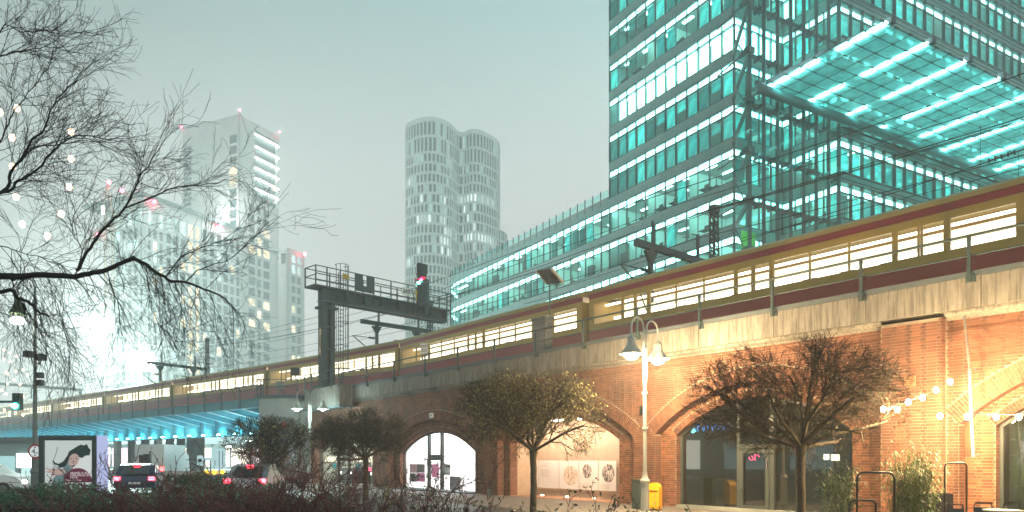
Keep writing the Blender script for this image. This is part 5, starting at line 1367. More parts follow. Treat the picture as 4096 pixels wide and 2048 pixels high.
# lights and signals on the same post
ts = T('spotlight_pair', 'pair of dark spotlights clamped on the old scrolled street lamp post', 'spotlight', tuple(Q(140, 1430)))
for s0, s1, y0, y1 in ((103, 136, 1405, 1430), (150, 178, 1417, 1442)):
    a, b = Q(s0, y1, 29.8), Q(s1, y0, 29.8); MB().box(a.x, b.x, 29.6, 29.95, a.z, b.z).build('housing', black, ts)
MB().tube([Q(126, 1432), Q(130, 1452), Q(160, 1455), Q(163, 1440)], .03, 6).build('bracket', black, ts)
t5 = T('traffic_light', 'black traffic light seen from the side on the old scrolled lamp post', 'traffic light', tuple(Q(158, 1540)))
for y0, y1 in ((1490, 1512), (1520, 1542)):
    a, b = Q(148, y1, 29.9), Q(171, y0, 29.9); MB().box(a.x, b.x, 29.8, 30.0, a.z, b.z).build('housing', black, t5)
t6 = T('traffic_light', 'traffic light showing green on an arm at the left edge', 'traffic light', tuple(Q(62, 1640, 26)))
a, b = Q(48, 1640, 26), Q(78, 1572, 26); MB().box(a.x, b.x, 26, 26.2, a.z, b.z).build('housing', black, t6)
MB().bar(Q(-60, 1607, 26.1), Q(50, 1607, 26.1), .08).build('arm', steel, t6)
c = Q(61, 1624, 25.97); MB().tube([c, c+Vector((0, -.03, 0))], .11, 14).build('green_lamp', E('traffic_green', (.05, 1, .75), 22), t6)
for yy in (1585, 1604):
    c = Q(61, yy, 25.97); MB().tube([c, c+Vector((0, -.03, 0))], .09, 12).build('dark_lamp', M('lens', (.02, .02, .02), .3), t6)
pl('green_glow', (Q(61, 1624, 25.5)), 25, (.1, 1, .8))
hs = T('height_sign', 'round red ringed white sign reading 4 m on the old lamp post', 'road sign', tuple(Q(142, 1807, 29.7)))
c = Q(142, 1806, 29.75)
MB().tube([c, c+Vector((0, -.02, 0))], .30, 28).build('red_ring', M('sign_red', (.55, .03, .04), .5), hs)
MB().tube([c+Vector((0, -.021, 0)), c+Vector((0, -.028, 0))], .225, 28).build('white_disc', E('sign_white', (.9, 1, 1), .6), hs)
text('4', .3, (-.03, -.08, .0+c.z-hs.location.z), (pi/2, 0, 0), black, hs); text('m', .15, (.1, -.08, -.06+c.z-hs.location.z), (pi/2, 0, 0), black, hs)
for s in (-1, 1):
    z = c.z+s*.19; MB().prism([(c.x-.06, c.y-.03, z), (c.x+.06, c.y-.03, z), (c.x, c.y-.03, z-s*.06)], (0, 0, 0), (0, -.004, 0)).build('arrow', black, hs)
# ================================================================== BACKLIT POSTER
D_ = 28.0
pp = T('poster_display', 'large backlit poster of a laughing dark haired woman with a wine red disc and slogan', 'advertising display', (P(280, 0, D_).x, D_, 0))
def pb(x0, x1, y0, y1, yy, mt, nm, th=.004):
    a, b = P(x0, y1, D_), P(x1, y0, D_); return MB().box(a.x, b.x, yy, yy+th, a.z, b.z).build(nm, mt, pp)
pf = M('poster_frame', (.025, .04, .04), .4)
a, b = P(162, 2010, D_), P(392, 1742, D_); zt_, zb_ = b.z, a.z
for (x0, x1, y0, y1) in ((162, 181, 1742, 2010), (374, 392, 1742, 2010), (181, 374, 1742, 1762), (181, 374, 1985, 2010)):
    a, b = P(x0, y1, D_), P(x1, y0, D_); MB().box(a.x, b.x, D_-.12, D_+.3, a.z, b.z).build('frame', pf, pp)
a, b = P(393, 2010, D_), P(404, 1742, D_); MB().box(a.x, b.x, D_-.1, D_+.5, a.z, b.z).build('side_panel', E('side_glow', (.55, .62, .95), .75), pp)
MB().box(P(200, 0, D_).x, P(215, 0, D_).x, D_, D_+.2, 0, .6).box(P(345, 0, D_).x, P(360, 0, D_).x, D_, D_+.2, 0, .6).build('foot', pf, pp)
pb(181, 374, 1762, 1985, D_-.02, E('poster_ground', (.60, .68, .66), .78), 'poster')
def flat(pts, mt, nm, k):
    yy = D_-.026-.004*k; v_ = [Vector((P(x, y, D_).x, yy, P(x, y, D_).z)) for x, y in pts]; MB().add(v_, [tuple(range(len(v_)))]).build(nm, mt, pp)
hair = E('print_hair', (.025, .05, .05), .6); skin = E('print_skin', (.50, .36, .32), .8); cloth = E('print_cloth', (.16, .30, .31), .6); wine_p = E('print_wine', (.13, .02, .05), .8); pil = E('print_pillow', (.66, .70, .68), .85)
flat([(372, 1810), (372, 1895), (330, 1885), (290, 1870), (310, 1845), (345, 1825)], pil, 'printed_pillow', 1)
flat([(262, 1868), (275, 1850), (300, 1855), (290, 1880), (262, 1920), (250, 1965), (235, 1985), (190, 1985), (205, 1950), (215, 1920), (232, 1890)], cloth, 'printed_clothing', 2)
flat([(232, 1858), (255, 1846), (272, 1822), (278, 1806), (296, 1795), (310, 1786), (326, 1778), (338, 1782), (350, 1776), (356, 1790), (365, 1800), (360, 1822), (345, 1822), (330, 1832), (318, 1828), (300, 1815), (285, 1822), (278, 1845), (262, 1868), (240, 1872)], hair, 'printed_hair', 3)
flat([(215, 1840), (222, 1850), (240, 1856), (262, 1848), (262, 1856), (240, 1864), (220, 1858), (212, 1846)], hair, 'printed_lock', 3)
flat([(282, 1826), (292, 1816), (305, 1814), (316, 1822), (319, 1838), (312, 1855), (300, 1868), (288, 1872), (279, 1862), (276, 1845)], skin, 'printed_face', 4)
flat([(183, 1868), (205, 1876), (240, 1876), (262, 1882), (266, 1892), (245, 1902), (225, 1902), (214, 1908), (208, 1904), (216, 1896), (205, 1892), (186, 1890), (184, 1886), (200, 1884), (184, 1874)], skin, 'printed_arm', 4)
mouth = E('print_mouth', (.08, .02, .02), .6); teeth = E('print_teeth', (.75, .72, .70), .9)
flat([(285, 1855), (294, 1858), (305, 1852), (300, 1864), (290, 1868), (284, 1862)], mouth, 'printed_mouth', 5); flat([(286, 1856), (294, 1859), (304, 1853), (302, 1857), (294, 1862), (287, 1860)], teeth, 'printed_teeth', 6)
for q in ((287, 1836), (308, 1834)): flat([(q[0]-5, q[1]), (q[0], q[1]-3), (q[0]+5, q[1]), (q[0], q[1]+1.5)], hair, 'printed_eye', 5)
flat([(297, 1838), (300, 1848), (295, 1849)], mouth, 'printed_nose', 5)
n = 30; cx_, cy_, rr_ = 315, 1929, 57
flat([(cx_+rr_*cos(t), cy_-rr_*sin(t)) for t in [pi*i/n for i in range(n+1)]]+[(258, 1935), (374, 1935)] [::-1][:0], wine_p, 'wine_disc', 7)
wt = E('print_white', (.85, .80, .82), .9)
def ptext(s, x, y, size): 
    q = P(x, y, D_); o = text(s, size, (q.x-pp.location.x, -.075, q.z), (pi/2, 0, 0), wt, pp, .001, 'LEFT', 'lettering')
ptext('KRANZLER ECK.', 286, 1892, .105); ptext('EINE GANZE ECKE', 286, 1901, .105); ptext('MEHR.', 286, 1910, .105); ptext('Super Brands, Super', 270, 1920, .075)
# ================================================================== YELLOW MAILBOX
mb_ = P(2619, HY, 23.9); mbx = T('mailbox', 'round topped yellow letter box standing against the brick pier behind the lamp post', 'letter box', (mb_.x, mb_.y, 0), VA+radians(20))
yel = M('mailbox_yellow', (.85, .42, .015), .3)
prof = [(-.23, 0), (.23, 0), (.23, .72)]+[(.23*cos(t), .72+.23*sin(t)) for t in [pi*i/12 for i in range(1, 12)]]+[(-.23, .72)]
mbx.scale = (.88, .88, .9); m = MB(); m.prism([(x, -.16, z+.06) for x, z in prof], (0, 0, 0), (0, .32, 0)); m.build('body', yel, mbx, world=False)
MB().box(-.2, .2, -.178, -.162, .12, .62).build('door', yel, mbx, world=False)
MB().box(-.17, .17, -.185, -.162, .70, .73).build('slot', black, mbx, world=False)
lbm = M('label_dark', (.5, .3, .05), .5); MB().box(.02, .14, -.19, -.18, .5, .58).build('label', lbm, mbx, world=False); MB().box(.02, .14, -.19, -.18, .22, .36).build('label', lbm, mbx, world=False)
MB().box(-.2, .2, -.12, .12, 0, .06).build('foot', steel, mbx, world=False)
cbn = P(2553, HY, 24.6); cbt = T('utility_box', 'small dark green utility box at the wall beside the yellow letter box', 'utility box', (cbn.x, cbn.y, 0), VA)
MB().box(-.18, .18, -.12, .12, 0, .95).build('body', M('dark_green', (.03, .05, .045), .6), cbt, world=False); MB().box(-.2, .2, -.14, .14, .95, 1.0).build('lid', M('dark_green2', (.04, .06, .055), .6), cbt, world=False)
# ================================================================== CAFE FURNITURE AT THE RIGHT
def loop(label, s0, s1, ytop, D, D2, r_=.021, rad=.1):
    a, b = P(s0, ytop, D), P(s1, ytop, D2); a.z = b.z = (a.z+b.z)/2; t_ = T('tube_frame', label, 'tube frame', ((a.x+b.x)/2, (a.y+b.y)/2, 0)); d = (b-a).normalized()
    z = a.z; pts = [Vector((a.x, a.y, 0)), Vector((a.x, a.y, z-rad))]+[a+d*(rad-rad*cos(u))+Vector((0, 0, -rad+rad*sin(u))) for u in [i*pi/10 for i in range(1, 6)]]
    pts += [b-d*(rad-rad*cos(u))+Vector((0, 0, -rad+rad*sin(u))) for u in [i*pi/10 for i in range(5, 0, -1)]]+[Vector((b.x, b.y, z-rad)), Vector((b.x, b.y, 0))]
    MB().tube(pts, r_, 8).build('hoop', black, t_, smooth=True)
    MB().bar(Vector((a.x, a.y, .02))-d*.05, Vector((b.x, b.y, .02))+d*.05, .05, .04).build('foot_bar', black, t_); return t_
loop('black tube hoop standing between the two bamboo plants', 3428, 3578, 1890, 14.5, 14.5, .022, .13)
loop('tall narrow black tube hoop in front of the brick recess by the planter', 3779, 3866, 1852, 15.5, 15.6, .02, .09)
loop('low black tube hoop at the bottom edge beside the first bamboo', 3398, 3503, 2002, 13.9, 13.9, .02, .08)
slat_m = M('chair_slat', (.07, .085, .085), .5)
def chair(label, s0, s1, ytop, D):
    a, b = P(s0, ytop, D), P(s1, ytop, D); w = b.x-a.x; c = T('bistro_chair', label, 'chair', ((a.x+b.x)/2, D, 0), 0, 'folding chairs at the cafe table'); z = a.z
    for s in (-1, 1): MB().tube([(s*w/2, -.05, 0), (s*w/2*.96, .02, .45), (s*w/2*.94, .1, z-.06)], .013, 6).build('leg', black, c, world=False); MB().tube([(s*w/2, .42, 0), (s*w/2*.9, -.3, .46)], .013, 6).build('leg', black, c, world=False)
    MB().tube([(-w/2*.94, .1, z-.06), (-w/2*.8, .1, z), (w/2*.8, .1, z), (w/2*.94, .1, z-.06)], .013, 6).build('top_bar', black, c, world=False)
    for q in (z-.12, z-.25): MB().box(-w/2*.9, w/2*.9, .085, .1, q-.045, q+.045).build('back_slat', slat_m, c, world=False)
    for k in range(6): MB().box(-w/2*.9, w/2*.9, -.36+.075*k, -.3+.075*k, .45, .47).build('seat_slat', slat_m, c, world=False)
chair('folding black slat chair, leftmost of the three at the cafe table', 3803, 3868, 2019, 13.2)
chair('folding black slat chair in the middle of the three at the cafe table', 3908, 3986, 2013, 12.6)
chair('folding black slat chair, rightmost of the three at the picture edge', 4027, 4100, 2011, 12.2)
tp = P(4012, 2040, 11.5); tt = T('cafe_table', 'round pale cafe table top at the bottom right corner', 'table', (tp.x, tp.y, 0))
MB().lathe([(.27, 0), (.28, .012), (.27, .024)], (tp.x, tp.y, tp.z-.02), 24).build('table_top', M('table_top', (.4, .36, .26), .5), tt); MB().tube([(tp.x, tp.y, 0), (tp.x, tp.y, tp.z-.02)], .025, 8).build('leg', black, tt); MB().lathe([(.2, 0), (.19, .02), (.03, .04)], (tp.x, tp.y, 0), 16).build('foot', black, tt)
# ================================================================== STRING LIGHTS AND THE WHITE POLE
wp = T('white_pole', 'thin white jointed pole leaning down the brick wall at the right', 'pole', tuple(P(3892, 1828, 17.0)))
MB().tube([P(3857, 1262, 17.35), P(3868, 1380, 17.2), P(3878, 1476, 17.1)], .026, 8).build('upper_pole', M('pole_grey', (.16, .16, .15), .5), wp); MB().tube([P(3877, 1472, 17.1), P(3886, 1700, 17.0), P(3893, 1828, 16.95)], .036, 8).build('lower_pole', M('pole_grey', (.16, .16, .15), .5), wp)
for y_ in (1474, 1752, 1820): 
    a = P(3880+(y_-1474)*.035, y_, 17.05); MB().tube([a, a+VN*.45], .018, 6).build('wall_bracket', steel_b, wp)
bulb_m = E('string_bulb', (1.0, .80, .48), 120); bulb_s = MB().ball((0, 0, 0), .042, 10, 8, 1.25)
wblk = M('cable', (.02, .02, .02), .7)
def string(label, pts, bulbs, D, r=.006, size=1.0, mt=None, group=None):
    a = pts[0]; s_ = T('light_string', label, 'string lights', tuple(P(a[0], a[1], a[2] if len(a) > 2 else D)))
    q = [P(x[0], x[1], x[2] if len(x) > 2 else D) for x in pts]; MB().tube(q, r, 4).build('cable', wblk, s_)
    me = MB().ball((0, 0, 0), (.055 if mt is None else .042)*size, 10, 8, 1.25).mesh('bulb', mt or bulb_m)
    for x in bulbs:
        p_ = P(x[0], x[1], x[2] if len(x) > 2 else D); inst('bulb', me, s_, p_-s_.location)
    return s_
string('string of blazing warm bulbs hung level across the cafe terrace', [(3400, 1636, 16.6), (3533, 1634, 16.4), (3760, 1652, 16.2), (3985, 1658, 16), (4300, 1662, 15.8)], [(3533, 1637, 16.4), (3590, 1637, 16.4), (3760, 1664, 16.2), (3870, 1666, 16.1), (3985, 1668, 16), (4075, 1668, 15.9)], 16)
string('shorter string of warm bulbs sloping down from the white pole', [(3878, 1476, 17), (3800, 1520, 16.9), (3700, 1580, 16.8), (3605, 1615, 16.6), (3533, 1634, 16.4)], [(3800, 1527, 16.9), (3744, 1560, 16.9), (3690, 1590, 16.8), (3633, 1609, 16.6)], 16)
for q in ((3560, 1640, 16.3, 220), (3700, 1600, 16.5, 430), (3800, 1640, 16.3, 600), (3960, 1675, 16.0, 650), (4080, 1672, 15.7, 600), (4330, 1690, 14.6, 150)):
    pl('bulb_light', P(q[0], q[1], q[2]), q[3], (1, .66, .32), .06)
# in the bare tree
small_b = E('tree_bulb', (1.0, .62, .36), 7)
s1258 = 1/1.258
string('string of warm star bulbs hanging in loops on the left side of the bare tree', [(2, 449), (66, 432), (48, 550), (50, 666), (64, 787), (88, 896), (190, 944)], [(0, 449), (68, 433), (49, 550), (50, 666), (64, 787), (89, 897), (190, 944)], 9.3, .0022, .85, small_b)
string('string of warm star bulbs hanging down the middle of the bare tree', [(284, 520), (284, 526), (284, 635), (276, 748), (245, 855), (190, 944)], [(284, 527), (284, 635), (276, 748), (245, 855)], 9.4, .0022, .85, small_b)
fs = [(15, 1437), (40, 1412), (66, 1425), (42, 1446), (93, 1480), (25, 1490), (62, 1487), (110, 1500), (56, 1520), (30, 1535), (80, 1538), (140, 1504), (8, 1562), (24, 1576), (92, 1585), (45, 1620), (18, 1640), (62, 1652), (92, 1660), (15, 1400), (31, 1495)]
string('distant cluster of tiny warm lights wound through a tree at the left edge', fs, fs, 34, .002, 1.1, small_b)
# ================================================================== SIGNS UNDER THE BRIDGE
def wth(nm, lab, cat, s0, s1, y0, y1, D, mt, post=True, th=.05):
    a, b = P(s0, y1, D), P(s1, y0, D); r = T(nm, lab, cat, ((a.x+b.x)/2, D, 0)); MB().box(a.x, b.x, D, D+th, a.z, b.z).build('board', mt, r)
    if post: MB().tube([((a.x+b.x)/2, D+.1, 0), ((a.x+b.x)/2, D+.1, a.z+.1)], .04, 8).build('post', post_grey, r)
    return r
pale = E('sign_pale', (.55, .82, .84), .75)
r = wth('lane_sign', 'white lane sign with three dark arrows on a post by the abutment', 'road sign', 845, 902, 1788, 1876, 40, pale)
for s_ in (860, 877, 891):
    a, b = P(s_-1, 1862, 39.97), P(s_+1, 1804 if s_ > 870 else 1840, 39.97); MB().box(a.x, b.x, 39.95, 39.98, a.z, b.z).build('arrow', steel, r)
wth('direction_sign', 'long pale direction sign beside the lane sign under the bridge', 'road sign', 812, 866, 1830, 1842, 41, pale)
r = wth('route_sign', 'tilted white sign with a dark emblem on a post under the bridge', 'road sign', 789, 811, 1822, 1862, 40, pale)
c = P(800, 1842, 39.97); MB().tube([c, c+Vector((0, -.02, 0))], .11, 16).build('emblem', steel, r)
r = T('traffic_light', 'dark traffic light cluster on a post before the bridge columns', 'traffic light', (P(600, 0, 42).x, 42, 0))
MB().box(P(556, 0, 42).x, P(572, 0, 42).x, 42, 42.3, P(0, 1855, 42).z, P(0, 1820, 42).z).box(P(573, 0, 42).x, P(590, 0, 42).x, 42, 42.3, P(0, 1864, 42).z, P(0, 1816, 42).z).build('housing', black, r)
MB().tube([P(600, 1834, 42.2)*1, Vector((P(600, 0, 42).x, 42.2, 0))], .06, 8).tube([P(600, 1805, 42.2), P(600, 1840, 42.2)], .06, 8).build('post', post_grey, r); MB().box(P(582, 0, 42).x, P(618, 0, 42).x, 42, 42.25, P(0, 1880, 42).z, P(0, 1868, 42).z).build('lower_box', black, r)
r = T('traffic_light', 'dark traffic light half hidden behind the right side of the lit poster', 'traffic light', (P(408, 0, 34).x, 34, 0))
MB().box(P(403, 0, 34).x, P(416, 0, 34).x, 34, 34.3, P(0, 1840, 34).z, P(0, 1788, 34).z).build('housing', black, r); MB().tube([(P(409, 0, 34).x, 34.3, 0), (P(409, 0, 34).x, 34.3, P(0, 1840, 34).z)], .05, 8).build('post', post_grey, r)
bmx = T('barrier', 'red and white site barrier with yellow warning lamps beyond the hedge', 'barrier', (P(700, 0, 38).x, 38, 0))
MB().box(P(560, 0, 38).x, P(880, 0, 38).x, 38, 38.05, .85, 1.05).build('board', M('barrier_board', (.6, .5, .5), .6), bmx)
for s_ in (578, 590, 826, 856, 890): 
    c = P(s_, 1917, 37.9); MB().ball((c.x, 37.9, 1.0+.0), .12, 10, 6).build('warning_lamp', E('yellow_lamp', (1, .62, .05), 4), bmx)
for s_ in (575, 700, 870): MB().box(P(s_, 0, 38).x-.03, P(s_, 0, 38).x+.03, 38.06, 38.1, 0, 1.0).build('post', post_grey, bmx)
# ceiling lamps below the bridge
for i, (s_, y_, D) in enumerate(((654, 1784, 68), (429, 1796, 80), (999, 1765, 60), (918, 1788, 64), (640, 1812, 84), (440, 1812, 92))):
    c = P(s_, y_, D); r = T('underpass_lamp', 'white ceiling lamp under the railway bridge, '+('brightest in the middle above the columns', 'high just right of the lit poster', 'nearest the abutment behind the small tree', 'just left of the small tree crown', 'low one beside the dark traffic light cluster', 'low one right of the lit poster')[i], 'ceiling lamp', tuple(c), group='ceiling lamps under the bridge')
    MB().lathe([(.02, .1), (.3, .05), (.34, 0), (.02, -.02)], tuple(c), 14).build('lens', E('underpass_glow', (.9, 1, 1), 22), r)
pl('underpass_light', P(654, 1800, 68), 500, (.8, 1, .98), .3); pl('underpass_light', P(960, 1780, 58), 350, (.8, 1, .98), .3)
# ================================================================== CARS
tyre = M('tyre', (.015, .015, .015), .8); cglass = M('car_glass', (.02, .025, .03), .08)
def car(label, x, y, rz, paint, lights=True):
    r = T('parked_car', label, 'car', (x, y, 0), rz)
    side = [(-2.1, .32), (-2.15, .6), (-2.08, .86), (-1.75, .94), (-1.2, 1.38), (-.6, 1.47), (.3, 1.45), (1.0, 1.02), (1.9, .88), (2.15, .66), (2.15, .34)]
    m = MB(); n = len(side); base = []
    for yy, sc_ in ((-.86, .0), (-.70, 1.0), (.70, 1.0), (.86, .0)):
        for px_, pz in side:
            z = pz; base.append((px_*(1 if abs(yy) < .8 else .985), yy if pz < .95 else yy*.86, z if abs(yy) < .8 else min(z, z*.0+z)))
    m.v = base
    for k in range(3):
        for i in range(n): m.f.append((k*n+i, (k+1)*n+i, (k+1)*n+(i+1) % n, k*n+(i+1) % n))
    m.f.append(tuple(range(n))); m.f.append(tuple(reversed(range(3*n, 4*n))))
    m.build('body', paint, r, world=False)
    for s in (-1, 1):
        yy = s*.77; MB().prism([(-1.5, yy, 1.0), (.75, yy, 1.0), (.2, yy*.98, 1.37), (-1.1, yy*.98, 1.37)], (0, 0, 0), (0, s*.02, 0)).build('side_window', cglass, r, world=False)
        for wx in (-1.3, 1.35):
            w_ = MB().tube([(wx, s*.66, .32), (wx, s*.88, .32)], .32, 16).build('wheel', tyre, r, world=False)
            MB().tube([(wx, s*.885, .32), (wx, s*.9, .32)], .19, 10).build('rim', post_grey, w_, world=False)
        MB().box(-2.17, -2.1, s*.72-.13, s*.72+.13, .68, .84).build('tail_light', E('tail_light', (1, .03, .05), 28), r, world=False)
        MB().box(2.1, 2.17, s*.62-.15, s*.62+.15, .58, .72).build('headlight', E('headlight', (1, .97, .9), 12), r, world=False)
    MB().add([(-2.0, -.6, .98), (-2.0, .6, .98), (-1.22, .55, 1.36), (-1.22, -.55, 1.36)], [(0, 1, 2, 3)]).build('rear_window', cglass, r, world=False)
    MB().box(-2.19, -2.15, -.25, .25, .5, .6).build('rear_plate', white_p, r, world=False); MB().box(-1.3, -1.24, -.14, .14, 1.38, 1.41).build('brake_light', E('brake_light', (1, .03, .05), 25), r, world=False)
    return r
up = pi/2
car('silver car with glowing red tail lights waiting beyond the hedge before the abutment', P(963, 0, 31).x, 33, up+.1, M('silver_paint', (.4, .42, .43), .3, .6))
car('dark car with red tail lights beside the silver one near the abutment', P(1010, 0, 39).x+.6, 41, up-.25, M('dark_paint', (.03, .03, .04), .3, .4))
car('dark blue car with red tail lights between the poster and the columns', P(475, 0, 34).x, 36, up+.35, M('blue_paint', (.02, .04, .09), .3, .4))
car('white car seen side on behind the old lamp post at the far left', P(20, 0, 33).x-1.2, 33.4, .05, M('white_car_paint', (.8, .8, .82), .3))
vn = T('white_van', 'white box van waiting under the bridge between the columns', 'van', (P(600, 0, 52).x, 54, 0), up+.1)
MB().box(-2.6, 1.6, -1.0, 1.0, .5, 2.7).build('cargo_box', E('van_white', (.5, .62, .62), .35) if False else M('van_paint', (.7, .75, .75), .4), vn, world=False)
MB().prism([(1.62, -.95, .5), (3.0, -.95, .5), (3.0, -.95, 1.2), (2.5, -.95, 2.0), (1.62, -.95, 2.2)], (0, 0, 0), (0, 1.9, 0)).build('cab', M('van_cab', (.7, .75, .75), .4), vn, world=False)
for s in (-1, 1):
    for wx in (-1.6, 2.1): MB().tube([(wx, s*.8, .38), (wx, s*1.02, .38)], .38, 14).build('wheel', tyre, vn, world=False)
    MB().box(-2.65, -2.6, s*.85-.1, s*.85+.1, .8, 1.1).build('tail_light', E('van_tail', (1, .05, .05), 20), vn, world=False)
# ================================================================== STREET BEHIND LEFT (seen only in reflections)
op = T('opposite_building', 'long street building with lit ground floor on the far side of the street', 'building', (-46, 10, 0))
MB().box(-56, -46, -30, 33, 4.6, 17).build('wall', M('opp_wall', (.22, .20, .17), .9), op)
MB().box(-56, -46.2, -30, 33, 0, 4.6).build('ground_floor', M('opp_ground', (.25, .35, .34), .8), op)
for k in range(9):
    MB().box(-46.1, -46.02, -26+6.4*k, -22+6.4*k, .6, 3.6).build('shop_window', srg.choice(sg), op)
    for j in range(3): MB().box(-46.03, -45.98, -26+6.4*k, -24.4+6.4*k, 6+3.6*j, 8+3.6*j).build('window', dkwin if (k+j) % 3 else w_lit, op)
# ================================================================== PLANTS
trng = random.Random(21)
def rv(s=1.0): return Vector((trng.gauss(0, s), trng.gauss(0, s), trng.gauss(0, s)))
def grow(mb, p, d, L, r, lvl, mx, inside, tips, spread=.55, seg=4, kids=(2, 3), lift=.0, rmin=.003, shrink=.62):
    pts = [p.copy()]; rs = [r]; d = d.normalized(); n = seg; step = L/n; nodes = []
    for i in range(n):
        d = (d+rv(.16)+Vector((0, 0, lift))).normalized(); q = pts[-1]+d*step
        if inside and not inside(q):
            c = inside.__self__.c if hasattr(inside, '__self__') else None
            break
        pts.append(q); rs.append(max(rmin, r*(1-.55*(i+1)/n))); nodes.append((q, d.copy(), rs[-1]))
    if len(pts) > 1:
        mb.tube(pts, rs, 5 if r > .02 else 3, False)
        tips.append((pts[-1], d, lvl))
    if lvl >= mx: return
    for q, dd, rr_ in nodes:
        for _ in range(trng.randint(*kids)):
            nd = (dd+rv(spread)).normalized()
            grow(mb, q, nd, L*shrink*trng.uniform(.7, 1.15), rr_*(.62 if lvl else .5), lvl+1, mx, inside, tips, spread, seg, kids, lift, rmin, shrink)
def leafquads(mb, p, n, spread, size, droop=.7, w=.45):
    for _ in range(n):
        q = p+rv(spread); d = (rv(1)+Vector((0, 0, -droop*2))).normalized(); s = d.orthogonal().normalized()*size*w*.5; s.rotate(Matrix.Rotation(trng.uniform(0, 6.3), 3, d))
        L = size*trng.uniform(.6, 1.2); k = d.cross(s).normalized()*L*.12
        mb.add([q, q+d*L*.45+s+k, q+d*L, q+d*L*.45-s+k], [(0, 1, 2, 3)])
leaf_y = M('yellowing_leaves', (.22, .21, .065), .7, island=.45); leaf_b = M('brown_leaves', (.09, .085, .03), .8, island=.4)
leaf_g = M('evergreen_leaves', (.09, .19, .12), .55, island=.5); leaf_gl = M('fresh_leaves', (.05, .10, .035), .55, island=.4); bamboo_l = M('bamboo_leaves', (.09, .17, .04), .5, island=.4)
for m_ in (leaf_y, leaf_b): pass
def street_tree(label, sx, D, crown, zf, tr, nl, leafn, leafmat, seed, rmin=.004):
    global trng; trng = random.Random(seed)
    x0, x1, y0, y1 = crown; ca, cb = P(x0, y1, D), P(x1, y0, D); c = Vector(((ca.x+cb.x)/2, D, (ca.z+cb.z)/2)); rx, rz = (cb.x-ca.x)/2, (cb.z-ca.z)/2
    p = P(sx, HY, D); p.z = 0
    r = T('street_tree', label, 'tree', (p.x, p.y, 0), group='small pruned trees in front of the viaduct')
    m = MB(); k = 7; m.tube([p+Vector((trng.uniform(-.015, .015), 0, zf*i/k)) for i in range(k+1)], [tr*1.15]+[tr]*(k-1)+[tr*1.25], 10, False); m.build('trunk', bark, r, smooth=True)
    fork = p+Vector((0, 0, zf-.03)); ry = min(rx, 2.3)
    def inside(q):
        d = q-c; e = (d.x/rx)**2+(d.y/ry)**2+(max(d.z, 0)/rz)**2+(min(d.z, 0)/(rz*1.1))**2
        return e < 1.0+trng.uniform(-.12, .18) or (q-fork).length < .5
    m = MB(); tips = []
    for i in range(nl):
        a = 2*pi*i/nl+trng.uniform(-.2, .2); el = trng.uniform(.22, .95)
        if i == 0: el = 1.4
        grow(m, fork, Vector((cos(a)*cos(el)*rx/max(rx, 1), sin(a)*cos(el), sin(el))), rx*(1.12 if rx > 1.9 else 1.0), tr*.5, 0, 3, inside, tips, .62, 4, (1, 2) if rx < 1.9 else (2, 2), .03, rmin, .66 if rx < 1.9 else .58)
    m.build('branches', bark, r)
    # fine twigs filling the dome
    t2 = MB(); lv = MB()
    for q, d, l in tips:
        if l >= 1:
            for _ in range(trng.choice((2, 3))):
                dd = (d+rv(.5)).normalized(); e = q+dd*trng.uniform(.12, .32)
                t2.tube([q, q.lerp(e, .5)+rv(.012), e], [rmin, rmin*.9, rmin*.7], 3, False)
            if trng.random() < leafn: leafquads(lv, q, trng.choice((1, 2)), .08, .085*max(1, D/20))
    t2.build('twigs', twig, r, kind='stuff'); 
    if lv.v: lv.build('leaves', leafmat, r, kind='stuff')
    return r
street_tree('broad pruned street tree with pale trunk in front of the dark cafe arch', 3203, 16.8, (2740, 3600, 1368, 1800), 2.0, .105, 11, .35, leaf_b, 31)
street_tree('pruned street tree still holding yellow leaves before the exhibition boards', 2134, 22.0, (1815, 2425, 1488, 1835), 1.95, .10, 9, .95, leaf_y, 32)
street_tree('thin dark pruned street tree in front of the two farthest lit arches', 1462, 29.5, (1270, 1650, 1640, 1860), 1.75, .11, 9, .15, leaf_b, 33, .006)
street_tree('small pruned street tree before the grey abutment, farthest of the row', 1086, 34.0, (890, 1265, 1672, 1872), 1.35, .11, 9, .5, leaf_y, 34, .007)
